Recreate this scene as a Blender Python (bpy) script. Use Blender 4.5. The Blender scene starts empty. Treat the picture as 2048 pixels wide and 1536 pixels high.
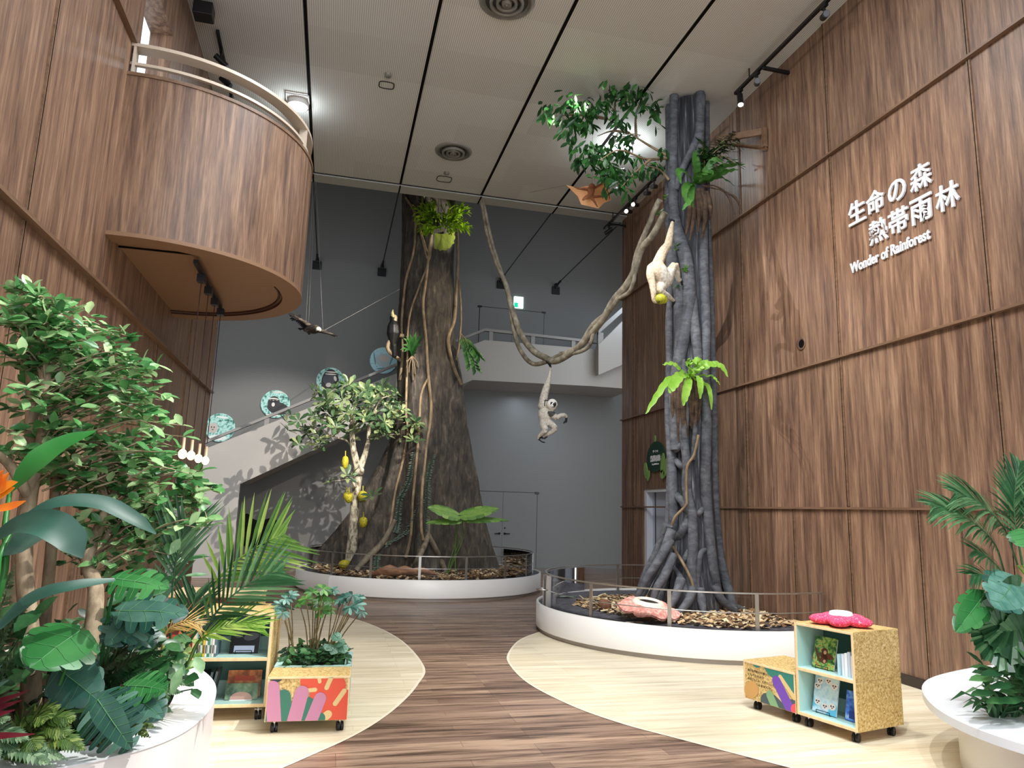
import bpy, math, random
from math import sin, cos, pi, radians, sqrt, exp, atan2
from mathutils import Vector, Matrix, noise
random.seed(7)
SC = bpy.context.scene
COL = SC.collection
V = Vector
# ------------------------------------------------------------------ camera
F_PX, YAW, PITCH, ROLL, EYE = 1423.45, 0.242328, 0.175409, 0.0290448, 1.6
FW = V((sin(YAW)*cos(PITCH), cos(YAW)*cos(PITCH), sin(PITCH)))
R0 = V((cos(YAW), -sin(YAW), 0)); U0 = R0.cross(FW)
RT = R0*cos(ROLL) + U0*sin(ROLL); UP = U0*cos(ROLL) - R0*sin(ROLL)
CAM = V((0, 0, EYE))
cd = bpy.data.cameras.new('camera'); cam = bpy.data.objects.new('camera', cd); COL.objects.link(cam)
cd.sensor_fit = 'HORIZONTAL'; cd.sensor_width = 36; cd.lens = 36*F_PX/2048; cd.clip_start = .05; cd.clip_end = 200
cam.matrix_world = Matrix(((RT.x, UP.x, -FW.x, CAM.x), (RT.y, UP.y, -FW.y, CAM.y), (RT.z, UP.z, -FW.z, CAM.z), (0, 0, 0, 1)))
SC.camera = cam
# ------------------------------------------------------------------ view, world, lights
SC.view_settings.view_transform = 'Standard'; SC.view_settings.look = 'None'
SC.view_settings.gamma = 1; SC.view_settings.exposure = 0.18; SC.view_settings.use_curve_mapping = False
wd = bpy.data.worlds.new('world'); SC.world = wd; wd.use_nodes = True
bg = wd.node_tree.nodes['Background']; bg.inputs[0].default_value = (.90, .95, 1, 1); bg.inputs[1].default_value = 2.0
SC.cycles.max_bounces = 6; SC.cycles.diffuse_bounces = 4; SC.cycles.transparent_max_bounces = 12
SC.cycles.sample_clamp_indirect = 4; SC.cycles.caustics_reflective = False; SC.cycles.caustics_refractive = False
def spot(name, loc, aim, power, angle, col=(1, .93, .84), blend=.5, size=.06):
    l = bpy.data.lights.new(name, 'SPOT'); l.energy = power; l.spot_size = radians(angle); l.spot_blend = blend
    l.color = col; l.shadow_soft_size = size
    o = bpy.data.objects.new(name, l); COL.objects.link(o); o.location = loc
    o.rotation_euler = (V(aim)-V(loc)).to_track_quat('-Z', 'Y').to_euler(); return o
COOL = (.93, .97, 1)
def area(name, loc, aim, power, sx, sy, col=COOL):
    l = bpy.data.lights.new(name, 'AREA'); l.energy = power; l.shape = 'RECTANGLE'; l.size = sx; l.size_y = sy; l.color = col
    o = bpy.data.objects.new(name, l); COL.objects.link(o); o.location = loc
    o.rotation_euler = (V(aim)-V(loc)).to_track_quat('-Z', 'Y').to_euler(); return o
# unseen fill lights added behind and above the visitor
spot('planter_base_fill', (.8, -.6, 7.0), (4.3, 3.7, .3), 700, 36, COOL, .6)  # added cool spot to brighten the right planter's base
area('hall_fill', (1.7, 2.0, 7.75), (1.7, 3.2, 0), 300, 4, 2)  # added area fill for the hall, no fitting modelled
area('hall_fill', (1.7, 6.2, 7.75), (1.9, 6.6, 0), 240, 3, 2)
# track spots, plus added fills at the landing and recess
spot('spot_sign', (1.2, 4.6, 7.6), (5.7, 5.9, 4.7), 420, 34, (1, .80, .60), .8)
spot('spot_sign', (.6, 6.0, 7.6), (5.7, 7.6, 2.6), 620, 56, (1, .90, .8), .6)
spot('spot_floor', (2.4, 5.0, 7.6), (3.3, 6.4, 0), 750, 44, (1, .96, .9), .6)
spot('spot_floor', (4.9, 6.4, 7.6), (.4, 6.6, 0), 1000, 38, (1, .95, .88), .5)
spot('spot_planter', (3.6, 3.0, 7.5), (-1.4, 4.7, 1.2), 2600, 30, (1, .98, .93), .5, .04)
spot('spot_planter', (1.5, 2.2, 7.5), (4.8, 4.0, .8), 900, 36, COOL, .5, .03)
spot('spot_fig', (-1.9, 11.0, 7.6), (5.2, 9.0, 3.2), 1000, 34, (1, .95, .9), .35, .03)
spot('spot_fig', (2.6, 6.6, 7.6), (4.9, 9.0, 2.0), 420, 36, COOL, .5)
spot('spot_tree', (5.35, 12.4, 7.5), (1.75, 14.9, 5.3), 5200, 36, (1, .84, .62), .6, .04)
spot('spot_tree', (5.35, 11.8, 7.5), (1.4, 15.2, 1.6), 600, 40, (1, .95, .88), .6, .04)
spot('spot_tree', (1.5, 9.0, 7.6), (1.2, 14.4, .6), 380, 34, (1, .95, .88), .6, .05)
spot('spot_stair', (2.6, 9.5, 7.6), (-1.4, 17.0, 2.2), 2900, 36, (1, .93, .86), .5, .03)
spot('spot_balcony', (3.2, 3.5, 7.5), (-2.0, 6.0, 3.0), 260, 50, (1, .92, .84), .7)
spot('spot_colugo', (2.6, 6.2, 7.2), (3.5, 9.5, 6.4), 60, 24, (1, .9, .75), .6)
spot('spot_wall', (3.4, 8.6, 7.6), (-2.2, 12.2, 3.6), 620, 30, (1, .93, .86), .5)
area('landing_fill', (6.9, 16.0, 7.0), (6.0, 18.0, 2), 18, 1.2, 1.2, (.72, .85, 1))  # added bluish fill for the back wall, not a fitting
area('landing_fill', (5.2, 17.05, 4.6), (5.4, 17.2, 0), 15, 2.4, .4, (.74, .86, 1))  # added fill below the landing for the lower wall and door
spot('spot_stair', (3.0, 7.0, 7.6), (-.1, 18.2, 1.3), 2600, 15, (1, .9, .78), .4, .03)
spot('recess_fill', (-1.0, 10.0, 3.85), (-.3, 18.2, 1.1), 300, 30, (1, .88, .74), .6)  # added fill to lift the dark wall under the stairs
spot('spot_staghorn', (5.3, 13.72, 7.45), (2.15, 14.75, 7.75), 800, 22, (1, .95, .8), .6)

# ------------------------------------------------------------------ geometry helpers
def ray(x, y): return RT*(x-1024) + UP*(768-y) + FW*F_PX
def at(x, y, X=None, Y=None, Z=None):
    d = ray(x, y)
    for i, v in enumerate((X, Y, Z)):
        if v is not None: return CAM + d*((v-CAM[i])/d[i])
def mpp(Y): return Y/(F_PX*cos(PITCH))          # metres per photo pixel near depth Y
def lerp(a, b, t): return a+(b-a)*t
def spl(p, n=6):
    p = [V(q) for q in p]
    if len(p) < 3: return [p[0].lerp(p[-1], i/n) for i in range(n+1)]
    q = [2*p[0]-p[1]]+p+[2*p[-1]-p[-2]]; out = []
    for i in range(1, len(q)-2):
        a, b, c, d = q[i-1:i+3]
        for k in range(n):
            t = k/n
            out.append(.5*((2*b)+(c-a)*t+(2*a-5*b+4*c-d)*t*t+(3*b-a-3*c+d)*t**3))
    out.append(p[-1]); return out
def rs(vals, n):                                 # resample a list of numbers to n values
    m = len(vals)-1
    out = []
    for i in range(n):
        f = i/max(n-1, 1)*m; k = min(int(f), m-1) if m else 0
        out.append(vals[0] if m == 0 else lerp(vals[k], vals[k+1], f-k))
    return out
def basis(n):
    n = V(n).normalized(); a = V((0, 0, 1)) if abs(n.z) < .9 else V((1, 0, 0))
    u = a.cross(n).normalized(); return u, n.cross(u), n
class MB:
    def __init__(s): s.v = []; s.f = []; s.m = []; s.sm = []
    def add(s, vs, fs, mi=0, sm=False):
        b = len(s.v); s.v += [V(q) for q in vs]
        for q in fs: s.f.append([b+i for i in q]); s.m.append(mi); s.sm.append(sm)
    def box(s, lo, hi, mi=0, M=None):
        x0, y0, z0 = lo; x1, y1, z1 = hi
        vs = [V(q) for q in ((x0,y0,z0),(x1,y0,z0),(x1,y1,z0),(x0,y1,z0),(x0,y0,z1),(x1,y0,z1),(x1,y1,z1),(x0,y1,z1))]
        if M: vs = [M @ q for q in vs]
        s.add(vs, [(0,3,2,1),(4,5,6,7),(0,1,5,4),(1,2,6,5),(2,3,7,6),(3,0,4,7)], mi)
    def tube(s, p, r, n=8, mi=0, cap=True, sm=True):
        p = [V(q) for q in p]; L = len(p)
        r = rs(r, L) if isinstance(r, (list, tuple)) else [r]*L
        t0 = (p[1]-p[0]).normalized(); u, w, _ = basis(t0); vs = []
        for i in range(L):
            t = (p[min(i+1, L-1)]-p[max(i-1, 0)])
            t = t.normalized() if t.length > 1e-9 else t0
            q = t0.rotation_difference(t); u = q @ u; u = (u-t*u.dot(t)).normalized(); t0 = t; w = t.cross(u)
            vs += [p[i]+(u*cos(2*pi*k/n)+w*sin(2*pi*k/n))*r[i] for k in range(n)]
        fs = [(i*n+k, i*n+(k+1) % n, (i+1)*n+(k+1) % n, (i+1)*n+k) for i in range(L-1) for k in range(n)]
        s.add(vs, fs, mi, sm)
        if cap: s.add(vs[:n], [tuple(range(n-1, -1, -1))], mi); s.add(vs[-n:], [tuple(range(n))], mi)
    def lathe(s, c, prof, n=32, axis=(0, 0, 1), mi=0, a0=0, a1=2*pi, sm=True):
        u, w, ax = basis(axis)
        if abs(ax.z) > .99: u, w = V((1, 0, 0)), V((0, 1, 0))
        c = V(c); full = abs(a1-a0-2*pi) < 1e-6; m = n if full else n+1; vs = []
        for r, h in prof:
            for k in range(m):
                a = a0+(a1-a0)*k/n; vs.append(c+(u*cos(a)+w*sin(a))*r+ax*h)
        P = len(prof)
        fs = [(i*m+k, i*m+(k+1) % m, (i+1)*m+(k+1) % m, (i+1)*m+k) for i in range(P-1) for k in range(n)]
        s.add(vs, fs, mi, sm)
    def ball(s, c, r, n=10, mi=0, M=None):
        c = V(c); r = V(r) if not isinstance(r, (int, float)) else V((r, r, r)); vs = []
        for i in range(n+1):
            a = pi*i/n
            for k in range(2*n):
                b = pi*k/n; q = V((r.x*sin(a)*cos(b), r.y*sin(a)*sin(b), r.z*cos(a)))
                vs.append(c+(M @ q if M else q))
        m = 2*n
        s.add(vs, [(i*m+k, (i+1)*m+k, (i+1)*m+(k+1) % m, i*m+(k+1) % m) for i in range(n) for k in range(m)], mi, True)
    def prism(s, poly, d, mi=0, side=None):       # poly: 3-D points of a flat outline, extruded by vector d
        n = len(poly); a = [V(q) for q in poly]; b = [q+V(d) for q in a]
        s.add(a, [tuple(range(n-1, -1, -1))], mi); s.add(b, [tuple(range(n))], mi)
        s.add(a+b, [(i, (i+1) % n, n+(i+1) % n, n+i) for i in range(n)], mi if side is None else side)
    def ribbon(s, p, w, nrm, fold=.15, mi=0):
        p = [V(q) for q in p]; L = len(p); w = rs(w, L); vs = []
        for i in range(L):
            t = (p[min(i+1, L-1)]-p[max(i-1, 0)]).normalized(); sd = t.cross(V(nrm))
            sd = sd.normalized() if sd.length > 1e-6 else basis(t)[0]
            up = sd.cross(t)
            vs += [p[i]+sd*w[i]*.5+up*w[i]*fold, p[i], p[i]-sd*w[i]*.5+up*w[i]*fold]
        fs = []
        for i in range(L-1):
            fs += [(i*3, i*3+1, i*3+4, i*3+3), (i*3+1, i*3+2, i*3+5, i*3+4)]
        s.add(vs, fs, mi, True)
    def leaf(s, b, d, up, L, W, mi=0, droop=.15, ob=.5):
        b = V(b); d = V(d).normalized(); sd = d.cross(V(up))
        sd = sd.normalized() if sd.length > 1e-4 else basis(d)[0]; u = sd.cross(d)
        vs = [b]
        for t, h in ((.2, .55 if ob <= .5 else .42), (ob+.05, 1), (.82, .62 if ob <= .5 else .78)):
            c = b+d*L*t-u*L*droop*t*t
            vs += [c+sd*W*.5*h+u*W*.1, c, c-sd*W*.5*h+u*W*.1]
        vs.append(b+d*L-u*L*droop)
        s.add(vs, [(0,2,1),(0,3,2),(1,2,5,4),(2,3,6,5),(4,5,8,7),(5,6,9,8),(7,8,10),(8,9,10)], mi, True)
    def frond(s, p, N, ln, wd, nrm, ang=55, droop=.25, mi=0, rach=.006, t0=.12, up=0., seg=3, jit=.06, mr=None):
        p = [V(q) for q in p]; L = len(p)-1; nrm = V(nrm)
        s.tube(p, [rach, rach*.4], 5, mi if mr is None else mr)
        for i in range(N):
            t = t0+(1-t0)*i/(N-1); f = t*L; k = min(int(f), L-1); c = p[k].lerp(p[k+1], f-k); tg = (p[k+1]-p[k]).normalized()
            sd = tg.cross(nrm).normalized(); u = sd.cross(tg)
            q = ln*(1-abs(2*((t-t0)/(1-t0)-.42))**2.4*.75)
            for sg in (-1, 1):
                a = radians(ang*(1-.45*t))+random.uniform(-jit, jit)
                d = (tg*cos(a)+sd*sg*sin(a)+u*up).normalized()
                pts = [c+d*q*g-V((0, 0, 1))*droop*q*g*g for g in [j/seg for j in range(seg+1)]]
                s.ribbon(pts, [wd*.5, wd, wd*.75, .001][:seg+1] if seg == 3 else [wd*.6, wd, .001], u, .12, mi)
    def monstera(s, B, T, nrm, W, lobes=6, cut=.45, gap=.35, droop=.12, mi=0, back=.16, vi=0):
        B, T = V(B), V(T); ax = T-B; L = ax.length; ax.normalize(); sd = ax.cross(V(nrm)).normalized(); u = sd.cross(ax)
        def h(t):
            q = (t+back)/(1+back); return W*.5*max(0, sin(pi*q**.72))**.62
        def pos(t, k, sg):
            sh = .20*k*L*(1-t)-.25*k*k*back*L*(1 if t < .1 else 0)
            hh = h(t)*k
            return B+ax*(L*t+sh*.5)+sd*sg*hh-u*(droop*L*(max(t, 0)**2)+droop*1.1*hh*hh/W*2)+u*.03*L*sin(k*3)*.5
        for sg in (-1, 1):
            n = 16; vs = []; fs = []
            for i in range(n+1):
                t = -back*.9*(1-i/n)**1+1*(i/n)
                t = lerp(-back*.85, 1, i/n)
                for k in (0, cut*.5, cut):
                    vs.append(pos(max(t, 0) if k == 0 else t, k, sg))
            for i in range(n):
                for k in range(2):
                    a = i*3+k; fs.append((a, a+1, a+4, a+3) if sg < 0 else (a, a+3, a+4, a+1))
            s.add(vs, fs, mi, True)
            for q in range(lobes):
                ta = lerp(-back*.85, 1, q/lobes); tb = lerp(-back*.85, 1, (q+1)/lobes); w = tb-ta; g = gap*w*.5
                vs = []; fs = []
                for j, k in enumerate((cut, lerp(cut, 1, .55), 1)):
                    gg = g*(.35, 1.0, 1.35)[j]
                    for i in range(4): vs.append(pos(lerp(ta+gg, tb-gg, i/3), k*(1 if j < 2 or i in (1, 2) else .93), sg))
                for j in range(2):
                    for i in range(3):
                        a = j*4+i; fs.append((a, a+1, a+5, a+4) if sg > 0 else (a, a+4, a+5, a+1))
                s.add(vs, fs, mi, True)
            for q in range(lobes):
                tq = lerp(-back*.85, 1, (q+.5)/lobes); s.tube([pos(max(tq-.08, 0), .0, sg)+u*.002, pos(tq, .5, sg)+u*.002, pos(tq, .9, sg)+u*.001], [.0011, .0006], 4, vi)
        s.tube([B+u*.002, B+ax*L*.5-u*droop*L*.25+u*.003, B+ax*L-u*droop*L], [.0026, .0012], 4, vi)
WL = {}
def thing(name, label, cat, loc, group=None):
    o = bpy.data.objects.new(name, None); COL.objects.link(o); o.location = loc; o.empty_display_size = .1
    o['label'] = label; o['category'] = cat
    if group: o['group'] = group
    WL[o.name] = V(loc); return o
def obj(name, mb, mats, parent=None, org=None, label=None, cat=None, group=None, kind=None, bevel=0):
    me = bpy.data.meshes.new(name)
    if parent is not None: w = WL[parent.name]
    elif org is not None: w = V(org)
    else:
        xs = [q.x for q in mb.v]; ys = [q.y for q in mb.v]
        w = V(((min(xs)+max(xs))/2, (min(ys)+max(ys))/2, min(q.z for q in mb.v)))
    me.from_pydata([q-w for q in mb.v], [], mb.f)
    for m in (mats if isinstance(mats, (list, tuple)) else [mats]): me.materials.append(m)
    me.polygons.foreach_set('material_index', mb.m); me.polygons.foreach_set('use_smooth', mb.sm); me.update()
    o = bpy.data.objects.new(name, me); COL.objects.link(o)
    if parent is not None: o.parent = parent
    else: o.location = w
    WL[o.name] = w
    if label: o['label'] = label
    if cat: o['category'] = cat
    if group: o['group'] = group
    if kind: o['kind'] = kind
    if bevel:
        b = o.modifiers.new('bevel', 'BEVEL'); b.width = bevel; b.segments = 2; b.limit_method = 'ANGLE'
    return o
def struct(name, mb, mats, parent=None): return obj(name, mb, mats, parent, kind=None if parent else 'structure')
def remesh(mb, vox, smooth=4):                    # fuse overlapping shapes into one continuous skin
    me = bpy.data.meshes.new('tmp'); me.from_pydata(mb.v, [], mb.f)
    o = bpy.data.objects.new('tmp', me); COL.objects.link(o)
    r = o.modifiers.new('r', 'REMESH'); r.mode = 'VOXEL'; r.voxel_size = vox
    if smooth:
        q = o.modifiers.new('s', 'SMOOTH'); q.factor = .5; q.iterations = smooth
    dg = bpy.context.evaluated_depsgraph_get(); dg.update()
    e = o.evaluated_get(dg).to_mesh(); out = MB()
    out.v = [v.co.copy() for v in e.vertices]; out.f = [list(p.vertices) for p in e.polygons]
    out.m = [0]*len(out.f); out.sm = [True]*len(out.f)
    o.evaluated_get(dg).to_mesh_clear(); bpy.data.objects.remove(o); bpy.data.meshes.remove(me); return out
def paint(mb, fn):
    for i, f in enumerate(mb.f):
        c = V((0, 0, 0))
        for k in f: c += mb.v[k]
        mb.m[i] = fn(c/len(f))
# ------------------------------------------------------------------ materials
def hexc(h):
    h = h.lstrip('#'); c = [int(h[i:i+2], 16)/255 for i in (0, 2, 4)]
    return tuple([(x/12.92 if x <= .04045 else ((x+.055)/1.055)**2.4) for x in c]+[1])
def new(name):
    m = bpy.data.materials.new(name); m.use_nodes = True; nt = m.node_tree
    return m, nt, nt.nodes['Principled BSDF']
def N(nt, t, **k):
    n = nt.nodes.new(t)
    for a, b in k.items():
        if a in n.inputs: n.inputs[a].default_value = b
        else: setattr(n, a, b)
    return n
def ramp(nt, stops, fac):
    r = nt.nodes.new('ShaderNodeValToRGB'); e = r.color_ramp.elements
    while len(e) > len(stops): e.remove(e[-1])
    while len(e) < len(stops): e.new(.5)
    for i, (p, c) in enumerate(stops): e[i].position = p; e[i].color = hexc(c)
    nt.links.new(fac, r.inputs[0]); return r.outputs[0]
def coords(nt, scale=(1, 1, 1), rot=(0, 0, 0), kind='Object'):
    t = nt.nodes.new('ShaderNodeTexCoord'); m = nt.nodes.new('ShaderNodeMapping')
    m.inputs['Scale'].default_value = scale; m.inputs['Rotation'].default_value = rot
    nt.links.new(t.outputs[kind], m.inputs[0]); return m.outputs[0]
def plain(name, h, rough=.5, metal=0, emit=0, spec=None):
    m, nt, b = new(name); b.inputs['Base Color'].default_value = hexc(h); b.inputs['Roughness'].default_value = rough
    b.inputs['Metallic'].default_value = metal
    if spec is not None: b.inputs['Specular IOR Level'].default_value = spec
    if emit: b.inputs['Emission Color'].default_value = hexc(h); b.inputs['Emission Strength'].default_value = emit
    return m
def noisy(name, stops, scale=(8, 8, 8), detail=6, rough=.6, bump=0, dist=0, metal=0, bscale=None):
    m, nt, b = new(name); L = nt.links.new
    c = coords(nt, scale); n = N(nt, 'ShaderNodeTexNoise', Scale=1, Detail=detail, Distortion=dist, Roughness=.6)
    L(c, n.inputs['Vector']); L(ramp(nt, stops, n.outputs[0]), b.inputs['Base Color'])
    b.inputs['Roughness'].default_value = rough; b.inputs['Metallic'].default_value = metal
    if bump:
        bp = N(nt, 'ShaderNodeBump', Strength=bump, Distance=.02)
        src = n
        if bscale:
            c2 = coords(nt, bscale); src = N(nt, 'ShaderNodeTexNoise', Scale=1, Detail=6); L(c2, src.inputs['Vector'])
        L(src.outputs[0], bp.inputs['Height']); L(bp.outputs[0], b.inputs['Normal'])
    return m
def leafm(name, a, b_, c, rough=.38, trans=.25, sc=14):
    m, nt, b = new(name); L = nt.links.new
    g = N(nt, 'ShaderNodeNewGeometry'); n = N(nt, 'ShaderNodeTexNoise', Scale=sc, Detail=3); L(coords(nt), n.inputs['Vector'])
    mx = N(nt, 'ShaderNodeMath', operation='MULTIPLY_ADD'); mx.inputs[1].default_value = .65
    L(g.outputs['Random Per Island'], mx.inputs[0])
    m2 = N(nt, 'ShaderNodeMath', operation='MULTIPLY'); m2.inputs[1].default_value = .4; L(n.outputs[0], m2.inputs[0]); L(m2.outputs[0], mx.inputs[2])
    col = ramp(nt, [(.12, a), (.5, b_), (.9, c)], mx.outputs[0])
    L(col, b.inputs['Base Color']); b.inputs['Roughness'].default_value = rough
    t = N(nt, 'ShaderNodeBsdfTranslucent'); L(col, t.inputs[0])
    x = N(nt, 'ShaderNodeMixShader'); x.inputs[0].default_value = trans
    L(b.outputs[0], x.inputs[1]); L(t.outputs[0], x.inputs[2]); L(x.outputs[0], nt.nodes['Material Output'].inputs[0]); return m
def woodm(name, stops, ax='Z', sc=1.0, rough=.45, tint=True, panel=1.0):
    m, nt, b = new(name); L = nt.links.new
    f = 9*sc; g = .55*sc
    s = {'X': (g, f, f), 'Y': (f, g, f), 'Z': (f, f, g)}[ax]
    c = coords(nt, s); n = N(nt, 'ShaderNodeTexNoise', Scale=1, Detail=5, Distortion=.5, Roughness=.62); L(c, n.inputs['Vector'])
    s2 = tuple(q*5 for q in s); c2 = coords(nt, s2); n2 = N(nt, 'ShaderNodeTexNoise', Scale=1, Detail=4, Roughness=.6); L(c2, n2.inputs['Vector'])
    mx = N(nt, 'ShaderNodeMath', operation='MULTIPLY_ADD'); mx.inputs[1].default_value = .34; L(n2.outputs[0], mx.inputs[0])
    q = N(nt, 'ShaderNodeMath', operation='MULTIPLY'); q.inputs[1].default_value = .66; L(n.outputs[0], q.inputs[0]); L(q.outputs[0], mx.inputs[2])
    L(ramp(nt, stops, mx.outputs[0]), b.inputs['Base Color']); b.inputs['Roughness'].default_value = rough
    bp = N(nt, 'ShaderNodeBump', Strength=.12, Distance=.01); L(n2.outputs[0], bp.inputs['Height']); L(bp.outputs[0], b.inputs['Normal'])
    return m
def plankm(name, c1, c2, mort, stops):
    m, nt, b = new(name); L = nt.links.new
    c = coords(nt); br = N(nt, 'ShaderNodeTexBrick'); br.offset = .37; br.offset_frequency = 3; br.squash = 1
    for k, v in {'Scale': 1, 'Mortar Size': .0016, 'Mortar Smooth': .2, 'Bias': 0, 'Brick Width': 1.35, 'Row Height': .125}.items(): br.inputs[k].default_value = v
    br.inputs['Color1'].default_value = hexc(c1); br.inputs['Color2'].default_value = hexc(c2); br.inputs['Mortar'].default_value = hexc(mort)
    L(c, br.inputs['Vector'])
    c2_ = coords(nt, (1.1, 17, 17)); n = N(nt, 'ShaderNodeTexNoise', Scale=1, Detail=6, Distortion=.4, Roughness=.65); L(c2_, n.inputs['Vector'])
    r = ramp(nt, stops, n.outputs[0])
    mx = N(nt, 'ShaderNodeMix', data_type='RGBA', blend_type='MULTIPLY'); mx.inputs[0].default_value = 1
    L(br.outputs[0], mx.inputs[6]); L(r, mx.inputs[7]); L(mx.outputs[2], b.inputs['Base Color'])
    b.inputs['Roughness'].default_value = .36; return m
M = {}
M['wood'] = woodm('wood_panel', [(.32, '#46352a'), (.43, '#694f41'), (.53, '#836652'), (.66, '#a3846c')], 'Z', 1.5)
M['wood2'] = woodm('wood_trim', [(.30, '#58432f'), (.5, '#785d49'), (.7, '#8f7159')], 'Y')
M['dark'] = plain('dark_gap', '#120e0c', .95, 0, 0, .1)
M['floor'] = plankm('dark_plank', '#b39780', '#8c7262', '#5a4a3e', [(.34, '#6f6763'), (.46, '#c4bebb'), (.58, '#ffffff')])
M['pale'] = plankm('pale_plank', '#efe7d2', '#e2d8bf', '#cfc2a6', [(.3, '#d6cfc4'), (.5, '#f3efe8'), (.68, '#ffffff')])
M['ceil'], nt, b = new('ribbed_ceiling'); L = nt.links.new
_c = coords(nt); _w = N(nt, 'ShaderNodeTexWave', bands_direction='X', Scale=11.5, Distortion=0); L(_c, _w.inputs['Vector'])
_b = N(nt, 'ShaderNodeTexBrick'); _b.offset = .3
for k, v in {'Scale': 1, 'Mortar Size': 0, 'Brick Width': 1.63, 'Row Height': .92}.items(): _b.inputs[k].default_value = v
_b.inputs['Color1'].default_value = hexc('#dddbd6'); _b.inputs['Color2'].default_value = hexc('#eae9e5'); L(_c, _b.inputs['Vector'])
_r = ramp(nt, [(.3, '#d6d6d3'), (.6, '#ffffff')], _w.outputs[0]); _m = N(nt, 'ShaderNodeMix', data_type='RGBA', blend_type='MULTIPLY'); _m.inputs[0].default_value = 1
L(_b.outputs[0], _m.inputs[6]); L(_r, _m.inputs[7]); L(_m.outputs[2], b.inputs['Base Color']); b.inputs['Roughness'].default_value = .8
M['grey'] = plain('grey_wall_paint', '#7d7e7d', .85)
M['stair'] = plain('stair_paint', '#aeaba6', .8)
M['white'] = plain('white_laminate', '#f0eeec', .35)
M['skirt'] = plain('steel_skirt', '#a9a199', .4, .3)
M['beige'] = plain('beige_steel', '#cfc0ae', .45, .1)
M['black'] = plain('black_metal', '#101114', .4)
M['rubber'] = plain('black_rubber', '#08080a', .5)
M['steel'] = plain('brushed_steel', '#c9c7c2', .3, .9)
M['dsteel'] = plain('dark_steel', '#4a4a4c', .35, .8)
M['soil'] = noisy('soil', [(.3, '#15100c'), (.7, '#3a2c20')], (30, 30, 30), bump=.5)
M['slate'] = noisy('slate_bed', [(.3, '#2b2c33'), (.55, '#55565f'), (.75, '#7d7e86')], (14, 22, 20), bump=.6)
M['plaster'] = plain('soffit', '#8a6a50', .6)
M['lamp'] = plain('lamp_glow', '#fff2dc', .3, 0, 14)
M['lampc'] = plain('cool_lamp_glow', '#e8f7ff', .3, 0, 16)
# ------------------------------------------------------------------ the room
XL, XR, ZC, YB = -2.2, 5.7, 7.85, 18.3
mb = MB(); mb.box((-7, -3, -.2), (10, YB+.2, 0)); struct('floor', mb, M['floor'])
LP = spl([(-2.19,13.3,0),(-1.3,12.75,0),(-.488,12.02,0),(-.007,11.57,0),(.566,10.57,0),(.936,9.22,0),(1.041,7.68,0),(.895,6.92,0),(.62,6.14,0),(.31,5.54,0),(-.07,5.04,0),(-.6,4.4,0),(-1.3,3.5,0),(-2.19,2.4,0)], 8)
mb = MB(); mb.prism([V((q.x, q.y, 0)) for q in LP][::-1], (0, 0, .003)); struct('floor', mb, M['pale'])
RP = spl([(3.3,10.1,0),(2.83,9.55,0),(2.42,9.0,0),(2.06,8.135,0),(1.95,7.54,0),(1.94,6.78,0),(2.09,6.02,0),(2.31,5.48,0),(2.58,5.06,0),(2.99,4.45,0),(3.6,3.6,0),(4.4,2.5,0),(5.68,1.0,0)], 8)
mb = MB(); mb.prism([V((q.x, q.y, 0)) for q in RP]+[V((5.68, 10.1, 0))], (0, 0, .003)); struct('floor', mb, M['pale'])
M['edge'] = plain('pale_edging', '#e9dfc9', .4)
for P_ in (LP, RP):
    mb = MB(); n = len(P_); up = V((0, 0, .0035))
    for i in range(n-1):
        t = (P_[i+1]-P_[i]).normalized(); s_ = V((-t.y, t.x, 0))*.012
        mb.add([P_[i]-s_+up, P_[i]+s_+up, P_[i+1]+s_+up, P_[i+1]-s_+up], [(0, 1, 2, 3)])
    struct('trim_1', mb, M['edge'])
def wall(name, x0, x1, y0, y1, z1, holes, mat):
    ys = sorted({y0, y1, *[h[i] for h in holes for i in (0, 1)]}); zs = sorted({0, z1, *[h[i] for h in holes for i in (2, 3)]})
    mb = MB()
    for a, b_ in zip(ys, ys[1:]):
        run = None
        for c_, d_ in zip(zs, zs[1:]):
            ym, zm = (a+b_)/2, (c_+d_)/2
            if not any(h[0] < ym < h[1] and h[2] < zm < h[3] for h in holes): mb.box((x0, a, c_), (x1, b_, d_))
    return struct(name, mb, mat)
wall('wall_right', XR, XR+.25, -1, 13.55, ZC, [(10.95, 12.52, 0, 2.06)], M['wood'])
wall('wall_left', XL-.5, XL, -1, 13.4, ZC, [(11.3, 12.6, 0, 1.93), (7.3, 8.42, 5.1, 7.04)], M['wood'])
mb = MB(); mb.box((-5, YB, 0), (10, YB+.2, 10.6)); struct('wall_back', mb, M['grey'])
mb = MB(); mb.box((XL-.5, -1, ZC), (XR+.25, 13.27, ZC+.2)); struct('ceiling', mb, M['ceil'])
mb = MB(); mb.box((-5, 13.27, 10.6), (10, YB+.2, 10.8)); struct('ceiling', mb, M['grey'])  # unseen roof added to keep the back wall's top dark
mb = MB(); mb.box((-5, 13.27, ZC+.2), (10, 13.3, 10.6)); struct('wall_front', mb, M['grey'])
mb = MB(); mb.box((-5.2, 13.27, 0), (-5, YB+.2, 10.6)); struct('wall_left', mb, M['grey'])  # unseen side wall added to block world light
mb = MB(); mb.box((9.8, 13.27, 0), (10, YB+.2, 10.6)); struct('wall_right', mb, M['grey'])  # added out of view to shut out world light from the right
mb = MB(); mb.box((XL-.5, 13.29, ZC-.035), (XR+.25, 13.62, ZC+.2)); struct('trim_2', mb, plain('ceiling_lip', '#b9b8b2', .6))
for x in (-.75, .905, 2.53, 4.14):
    mb = MB(); mb.box((x-.022, -1, ZC-.008), (x+.022, 13.27, ZC)); mb.box((x-.014, 13.27, ZC-.045), (x+.014, 13.62, ZC-.034)); struct('trim_3', mb, M['dark'])
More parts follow.
